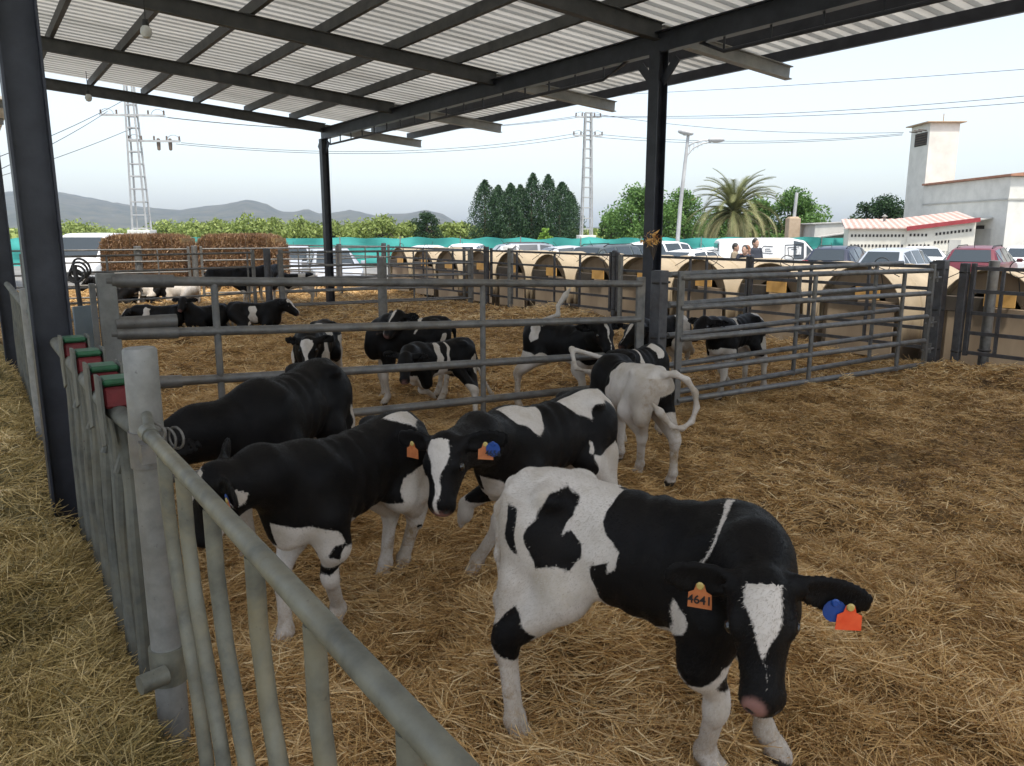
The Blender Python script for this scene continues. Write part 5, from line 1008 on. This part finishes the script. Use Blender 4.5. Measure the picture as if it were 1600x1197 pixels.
m = MB(); m.prism([(0, 0), (4.6, 0), (4.6, 2.62), (.1, 2.42)], 'y', 0, 4); m.build('wall', M['greywall'], gs); m = MB(); m.prism([(-.1, 2.42), (4.7, 2.64), (4.7, 2.70), (-.1, 2.48)], 'y', -.1, 4.1); m.build('roof', M['concrete'], gs)
m = MB(); m.prism([(0, 1.62), (4.55, 2.3), (4.55, 2.36), (0, 1.68)], 'y', -.9, -.003); m.build('awning', M['concrete'], gs)
cp = thing('brick_pillar', 'stout tan brick pillar with a grey pole on top', 'pillar', far(1238, 50), -TH)
m = MB(); h = ztop(341, 50) + .3; m.box((0, 0, h / 2), (.72, .72, h)); m.box((0, 0, h + .04), (.62, .62, .1), top=(.8, .8)); m.build('pillar', M['tanbrick'] if 'tanbrick' in M else M['hutch'], cp, bevel=.02); m = MB(); m.tube((.05, 0, h), (.12, 0, ztop(301, 50) + .3), .10, 10); m.build('pole', M['pylon'], cp, True)

# ------------------------------------------------------------------ cars, van, people
CAR = [(-2.08, .45, .74, .80, .70, .62), (-2.0, .28, .93, .98, .83, .70), (-1.55, .22, .96, 1.40, .87, .58), (-.9, .22, .95, 1.47, .88, .60), (0, .22, .94, 1.48, .88, .60), (.55, .22, .93, 1.42, .88, .58), (1.15, .22, .91, .97, .87, .70), (1.85, .26, .80, .85, .82, .64), (2.08, .40, .60, .66, .68, .52)]
VAN = [(-2.45, .40, .90, 1.0, .88, .84), (-2.42, .28, 1.0, 1.78, .93, .78), (-2.3, .25, 1.0, 1.86, .94, .78), (-.9, .25, 1.0, 1.90, .95, .79), (.55, .25, 1.0, 1.90, .95, .79), (1.05, .25, 1.0, 1.80, .95, .76), (1.75, .25, 1.0, 1.08, .92, .74), (2.35, .28, .82, .90, .88, .70), (2.52, .42, .62, .68, .78, .60)]
SED = [(-2.2, .45, .80, .86, .72, .62), (-2.12, .28, .92, .97, .83, .70), (-1.65, .22, .95, 1.02, .87, .68), (-.95, .22, .95, 1.38, .88, .57), (-.2, .22, .94, 1.44, .88, .59), (.5, .22, .93, 1.38, .88, .57), (1.2, .22, .91, .96, .87, .70), (1.9, .26, .80, .84, .82, .64), (2.15, .40, .60, .66, .68, .52)]
def car(name, label, P, rz, paint, S=CAR, sc=1.0, cat='car', panel=False, rails=False):
    t_ = thing(name, label, cat, P, rz, 'cars parked beyond the hutches'); t_.scale = (sc,) * 3
    rings = []
    for x, zb, be, tp, wb, wt in S: rings.append([(x, -wb * .86, zb), (x, -wb, zb + .16), (x, -wb, be), (x, -wt, tp - .03), (x, -wt * .75, tp), (x, 0, tp + .012), (x, wt * .75, tp), (x, wt, tp - .03), (x, wb, be), (x, wb, zb + .16), (x, wb * .86, zb)])
    n = len(rings[0]); m = MB(); m.add([p for r in rings for p in r], [(i * n + j, i * n + (j + 1) % n, (i + 1) * n + (j + 1) % n, (i + 1) * n + j) for i in range(len(rings) - 1) for j in range(n)] + [tuple(range(n)), tuple(range(len(rings) * n - 1, len(rings) * n - n - 1, -1))])
    b = m.build('body', paint, t_, True); sb = b.modifiers.new('round', 'BEVEL'); sb.width = .035; sb.segments = 2; sb.limit_method = 'ANGLE'; sb.angle_limit = R(22)
    def pane(nm, q, mat='glass', off=.012, shr=.08):
        q = np.array(q, float); c = q.mean(0); nn = np.cross(q[1] - q[0], q[2] - q[1]); nn /= np.linalg.norm(nn); nn *= np.sign(nn @ (c - np.array((0, 0, .8)))) ; q = c + (q - c) * (1 - shr) + nn * off
        m = MB(); k = len(q); m.add(list(q) + list(q - nn * .05), [tuple(range(k)), tuple(range(2 * k - 1, k - 1, -1))] + [(j, j + k, (j + 1) % k + k, (j + 1) % k) for j in range(k)]); return m.build(nm, M[mat], t_)
    top = [i for i in range(len(S)) if S[i][3] - S[i][2] > .3]; a, z_ = top[0], top[-1]; g = lambda i, j: rings[i][j]
    pane('windscreen', [g(z_, 3), g(z_, 7), g(z_ + 1, 7), g(z_ + 1, 3)], shr=.10, off=.048); pane('rear_window', [g(a, 3), g(a, 7), g(a - 1, 7), g(a - 1, 3)] if not panel else [np.array(g(a, 3)) * (1, .9, .97), np.array(g(a, 7)) * (1, .9, .97), np.array(g(a, 8)) * (1, .8, 1.35), np.array(g(a, 2)) * (1, .8, 1.35)], shr=.14, off=.048)
    for sy in (2, 8):
        ty = 3 if sy == 2 else 7; rng_ = range(a, z_) if not panel else [z_ - 1]
        for i in rng_: pane('side_window', [g(i, sy), g(i + 1, sy), g(i + 1, ty), g(i, ty)], shr=.16)
        if not panel: pane('side_window', [g(a - 1, sy), g(a, sy), g(a, ty)], shr=.35)
        pane('side_window', [g(z_, sy), g(z_ + 1, sy), g(z_, ty)], shr=.30)
    for x in (S[0][0] + .72, S[-1][0] - .78):
        for s in (-1, 1):
            m = MB(); pr = [(.31, -.10), (.325, -.06), (.325, .06), (.31, .10), (.0, .10)]; vs = []
            N = 22; fs = []
            for r_, y_ in [(0, -.10)] + pr:
                for k in range(N): vs.append((x + r_ * math.cos(2 * math.pi * k / N), s * (S[4][4] - .09) + y_, .325 + r_ * math.sin(2 * math.pi * k / N)))
            for i in range(len(pr)): fs += [(i * N + k, i * N + (k + 1) % N, (i + 1) * N + (k + 1) % N, (i + 1) * N + k) for k in range(N)]
            m.add(vs, fs); wh = m.build('wheel', M['rubber'], t_, True); m = MB()
            for k in range(5): q = 2 * math.pi * k / 5; m.beam((x, s * (S[4][4] + .012), .325), (x + .19 * math.cos(q), s * (S[4][4] + .012), .325 + .19 * math.sin(q)), .06, .02, up=(0, 1, 0))
            m.ring((x, s * (S[4][4] + .01), .325), .2, .02, (0, 1, 0), 18); m.build('rim', M['rim'], wh)
    for s in (-1, 1):
        m = MB(); m.box((S[-2][0] + .10, s * S[-2][4] * .72, S[-2][2] - .12), (.16, .34, .12)); m.build('headlight', M['headlamp'], t_, bevel=.02)
        m = MB(); m.box((S[1][0] - .03, s * S[1][4] * .84, S[1][2] - .02), (.12, .22, .18)); m.build('tail_light', M['redlamp'], t_, bevel=.02)
        m = MB(); m.box((S[z_ + 1][0] - .25, s * (S[4][4] + .10), 1.0), (.10, .17, .12)); m.build('mirror', paint, t_, bevel=.02)
        if rails: m = MB(); m.path([(S[a][0] + .2, s * S[a][5] * .85, S[a][3] + .02), (S[a][0] + .4, s * S[a][5] * .86, S[a][3] + .09), (S[z_][0] - .3, s * S[z_][5] * .86, S[z_][3] + .08), (S[z_][0] - .1, s * S[z_][5] * .85, S[z_][3] + .02)], .018, 6); m.build('roof_rail', M['blackplastic'], t_)
    for x, nm in ((S[-1][0] + .01, 'front_bumper'), (S[0][0] - .01, 'rear_bumper')): m = MB(); m.box((x - .04 * np.sign(x), 0, .42), (.1, 1.2, .16)); m.build(nm, M['blackplastic'], t_, bevel=.03)
    m = MB(); m.tube((S[a][0] + .25, 0, S[a][3]), (S[a][0] + .05, 0, S[a][3] + .22), .008, 5); m.build('aerial', M['blackplastic'], t_)
    return t_
Cp = {k: carpaint(k + ' car paint', v) for k, v in dict(white=(.72, .72, .71), silver=(.42, .44, .47), grey=(.20, .22, .25), navy=(.022, .027, .05), darkgreen=(.06, .075, .075), maroon=(.14, .018, .028), black=(.02, .02, .022), paleblue=(.40, .43, .47)).items()}
AW = R(90) - TH; RT_ = -TH    # heading away from the camera; heading to its right
TO = AW + math.pi
car('pickup_van', 'tall white van facing the pens left of the straw bales', far(148, 29), TO + .1, Cp['white'], VAN, 1.02, 'van', True)
car('parked_car', 'silver blue car parked just right of the straw bales', far(515, 27), TO + .35, Cp['paleblue'], CAR, .98)
car('parked_car', 'pale silver car half hidden behind the right straw bale', far(456, 31), TO + .25, Cp['silver'], CAR, .98)
car('parked_car', 'white car roof showing left of the far cross gate posts', far(666, 33), AW + .4, Cp['white'], SED, 1.0)
car('parked_car', 'white hatchback seen from behind with a red lamp', far(733, 35), AW - .15, Cp['white'], CAR, 1.0)
car('parked_car', 'dark grey estate car with pale roof rails before the net', far(838, 34), RT_ + .15, Cp['grey'], CAR, 1.03, rails=True)
car('parked_car', 'silver grey car parked left of the red striped plinth', far(897, 32), RT_ + .3, Cp['silver'], SED, 1.0)
car('parked_car', 'dark green grey estate car seen from behind, beside the corner column', far(962, 29), AW - .75, Cp['darkgreen'], CAR, 1.04, rails=True)
car('parked_car', 'tall white car behind the middle dark column', far(1040, 31), AW - .85, Cp['white'], CAR, 1.10)
car('parked_car', 'white saloon right of the street lamp pole', far(1085, 27), AW - .8, Cp['white'], SED, .97)
car('parked_car', 'white car roof left of the group of people', far(1128, 33), RT_ + .1, Cp['white'], SED, .95)
car('parked_car', 'navy blue hatchback parked right of the white panel van', far(1318, 29), AW - .65, Cp['navy'], CAR, 1.0, rails=True)
car('parked_car', 'pale saloon with dark rear window before the vented outbuilding', far(1408, 27), AW - .75, Cp['paleblue'], CAR, .98)
car('parked_car', 'white car behind the pale saloon at the vented outbuilding', far(1440, 33), AW - .3, Cp['white'], SED, .97)
car('parked_car', 'maroon crossover car parked at the right edge', far(1538, 27), AW - .70, Cp['maroon'], CAR, 1.03, rails=True)
car('parked_car', 'white car just visible behind the maroon one at the right edge', far(1606, 31), AW - .6, Cp['white'], SED, 1.0)
vn_ = car('panel_van', 'white panel van with line drawn panels on its side', far(1212, 31), RT_ - .12, Cp['white'], VAN, .92, 'van', True)
yv = lambda b: -.965 + max(0, b - 1.0) * .19
def ln2(*lines):
    for pts in lines:
        m = MB(); m.path([(a, yv(b) - .006, b) for a, b in pts], .011, 4); m.build('side_drawing', M['ink'], vn_)
ln2([(.25, 1.62), (.98, 1.66), (.98, 1.08), (.25, 1.04), (.25, 1.62)], [(.36, 1.52), (.8, 1.55), (.82, 1.2), (.4, 1.18), (.36, 1.52)], [(.5, 1.45), (.72, 1.46), (.72, 1.28)])
ln2([(-.25, 1.56), (-.62, 1.58), (-.72, 1.45), (-.66, 1.30), (-.25, 1.28)], [(-.35, 1.46), (-.55, 1.46), (-.56, 1.38), (-.3, 1.38)])

def person(label, P, hd, hgt, shirt, trous, hairc, arms=(.25, .25), bow=0., sit=0.):
    t_ = thing('person', label, 'person', P, hd, 'people standing by the white van'); s = hgt / 1.72; t_.scale = (s, s, s)
    def sk(f, g=0., hands=True, torso=True, legs=True, head=True):
        k = .03; B = lambda x, y, z: (x + bow * max(0, z - 1.0), y, z - .12 * bow * max(0, z - 1.0))
        if legs:
            for sy in (-1, 1): f.chain([(0, sy * .09, .93), (.02, sy * .10, .50), (-.01, sy * .10, .09)], [.085 + g, .058 + g, .040 + g], k); f.chain([(-.03, sy * .10, .04), (.14, sy * .11, .03)], [.042 + g * .3, .034 + g * .3], .02)
            f.ell((0, 0, .93), (.11 + g, .155 + g, .11), k)
        if torso:
            f.chain([B(0, 0, .95), B(0, 0, 1.18), B(0, 0, 1.38)], [.115 + g, .115 + g, .10 + g], .06, ax=(0, 1, 0), q=.72)
            for sy, ab in zip((-1, 1), arms):
                sh = np.array(B(0, sy * .19, 1.42)); el = sh + (ab * .12, sy * .05, -.28); ha = el + (ab * .65, -sy * .06, -.25 + ab * .35)
                f.chain([sh, el], [.050 + g, .042 + g], k); f.chain([el, el + .35 * (ha - el) if not hands else ha], [.038 + g, .028 + g], k)
                if hands:
                    f.ell(ha, (.035, .022, .045), .02)
                    for q in range(4): f.cone(ha + (.012 * (q - 1.5), 0, -.03), ha + (.014 * (q - 1.5) + .01, 0, -.10 + .008 * abs(q - 1.5)), .0095, .008, .008)
                    f.cone(ha + (.03, 0, 0), ha + (.055, -sy * .01, -.045), .011, .009, .008)
        if head:
            hc = np.array(B(.02, 0, 1.60)); f.chain([B(0, 0, 1.42), hc - (.02, 0, .06)], [.058, .052], .03); f.ell(hc, (.095, .075, .12), .02); f.ell(hc + (.095, 0, -.015), (.022, .014, .025), .015); f.ell(hc + (.05, 0, -.08), (.045, .04, .04), .03)
            for sy in (-1, 1): f.ell(hc + (-.005, sy * .078, -.01), (.022, .012, .032), .01); f.ell(hc + (.082, sy * .03, .012), (.014, .016, .010), .006, None, -1)
            return hc
    f = Field((-.45, -.42, -.03), (.75, .42, 1.78), .018); hc = sk(f); V, Q = f.surface(); npmesh('body', V, Q, M['skin'], t_, True)
    f = Field((-.4, -.40, .8), (.7, .40, 1.6), .018); sk(f, .012, hands=False, legs=False, head=False); V, Q = f.surface(); npmesh('shirt', V, Q, shirt, t_, True)
    f = Field((-.3, -.3, .0), (.3, .3, 1.12), .018); sk(f, .012, torso=False, head=False); V, Q = f.surface(); npmesh('trousers', V, Q, trous, t_, True)
    f = Field(tuple(hc - .22), tuple(hc + .22), .014); f.ell(hc + (-.018, 0, .022), (.098, .084, .118), .02); f.ell(hc + (.085, 0, -.05), (.06, .075, .085), .02, None, -1); V, Q = f.surface(); npmesh('hair', V, Q, hairc, t_, True)
    for sy in (-1, 1): m = MB(); m.lathe([(0, -.009), (.009, 0), (0, .009)], hc + (.080, sy * .03, .012), 8); m.build('eye', M['eye'], t_, True)
M['skin'] = varied('skin', (.40, .24, .17), (.48, .30, .22), 6, .55); cloth = lambda n_, c: varied(n_, tuple(k * .8 for k in c), c, 12, .9, bump=.2)
dk, rd, dn_, tan = cloth('dark navy cloth', (.035, .04, .055)), cloth('rust cloth', (.25, .10, .06)), cloth('denim', (.06, .09, .16)), cloth('tan cloth', (.32, .26, .18)); bh, ah = varied('black hair', (.012, .01, .009), (.03, .024, .02), 30, .6), varied('auburn hair', (.14, .05, .02), (.24, .10, .04), 30, .6)
ZP = -.3
person('tall man in a dark navy top with cropped hair, before the white van', far(1181, 22.5, ZP), TO + .5, 1.80, dk, dn_, bh)
person('dark haired person bending beside the tall man in navy', far(1170, 21.5, ZP), TO - .6, 1.66, dk, tan, bh, (.8, .8), .42)
person('auburn haired person in a rust top leaning forward', far(1160, 22.0, ZP), RT_ + .4, 1.64, rd, dn_, ah, (.7, .7), .35)
person('dark haired person in light clothes at the left of the group', far(1150, 23.0, ZP), RT_ - .5, 1.66, tan, dk, bh)
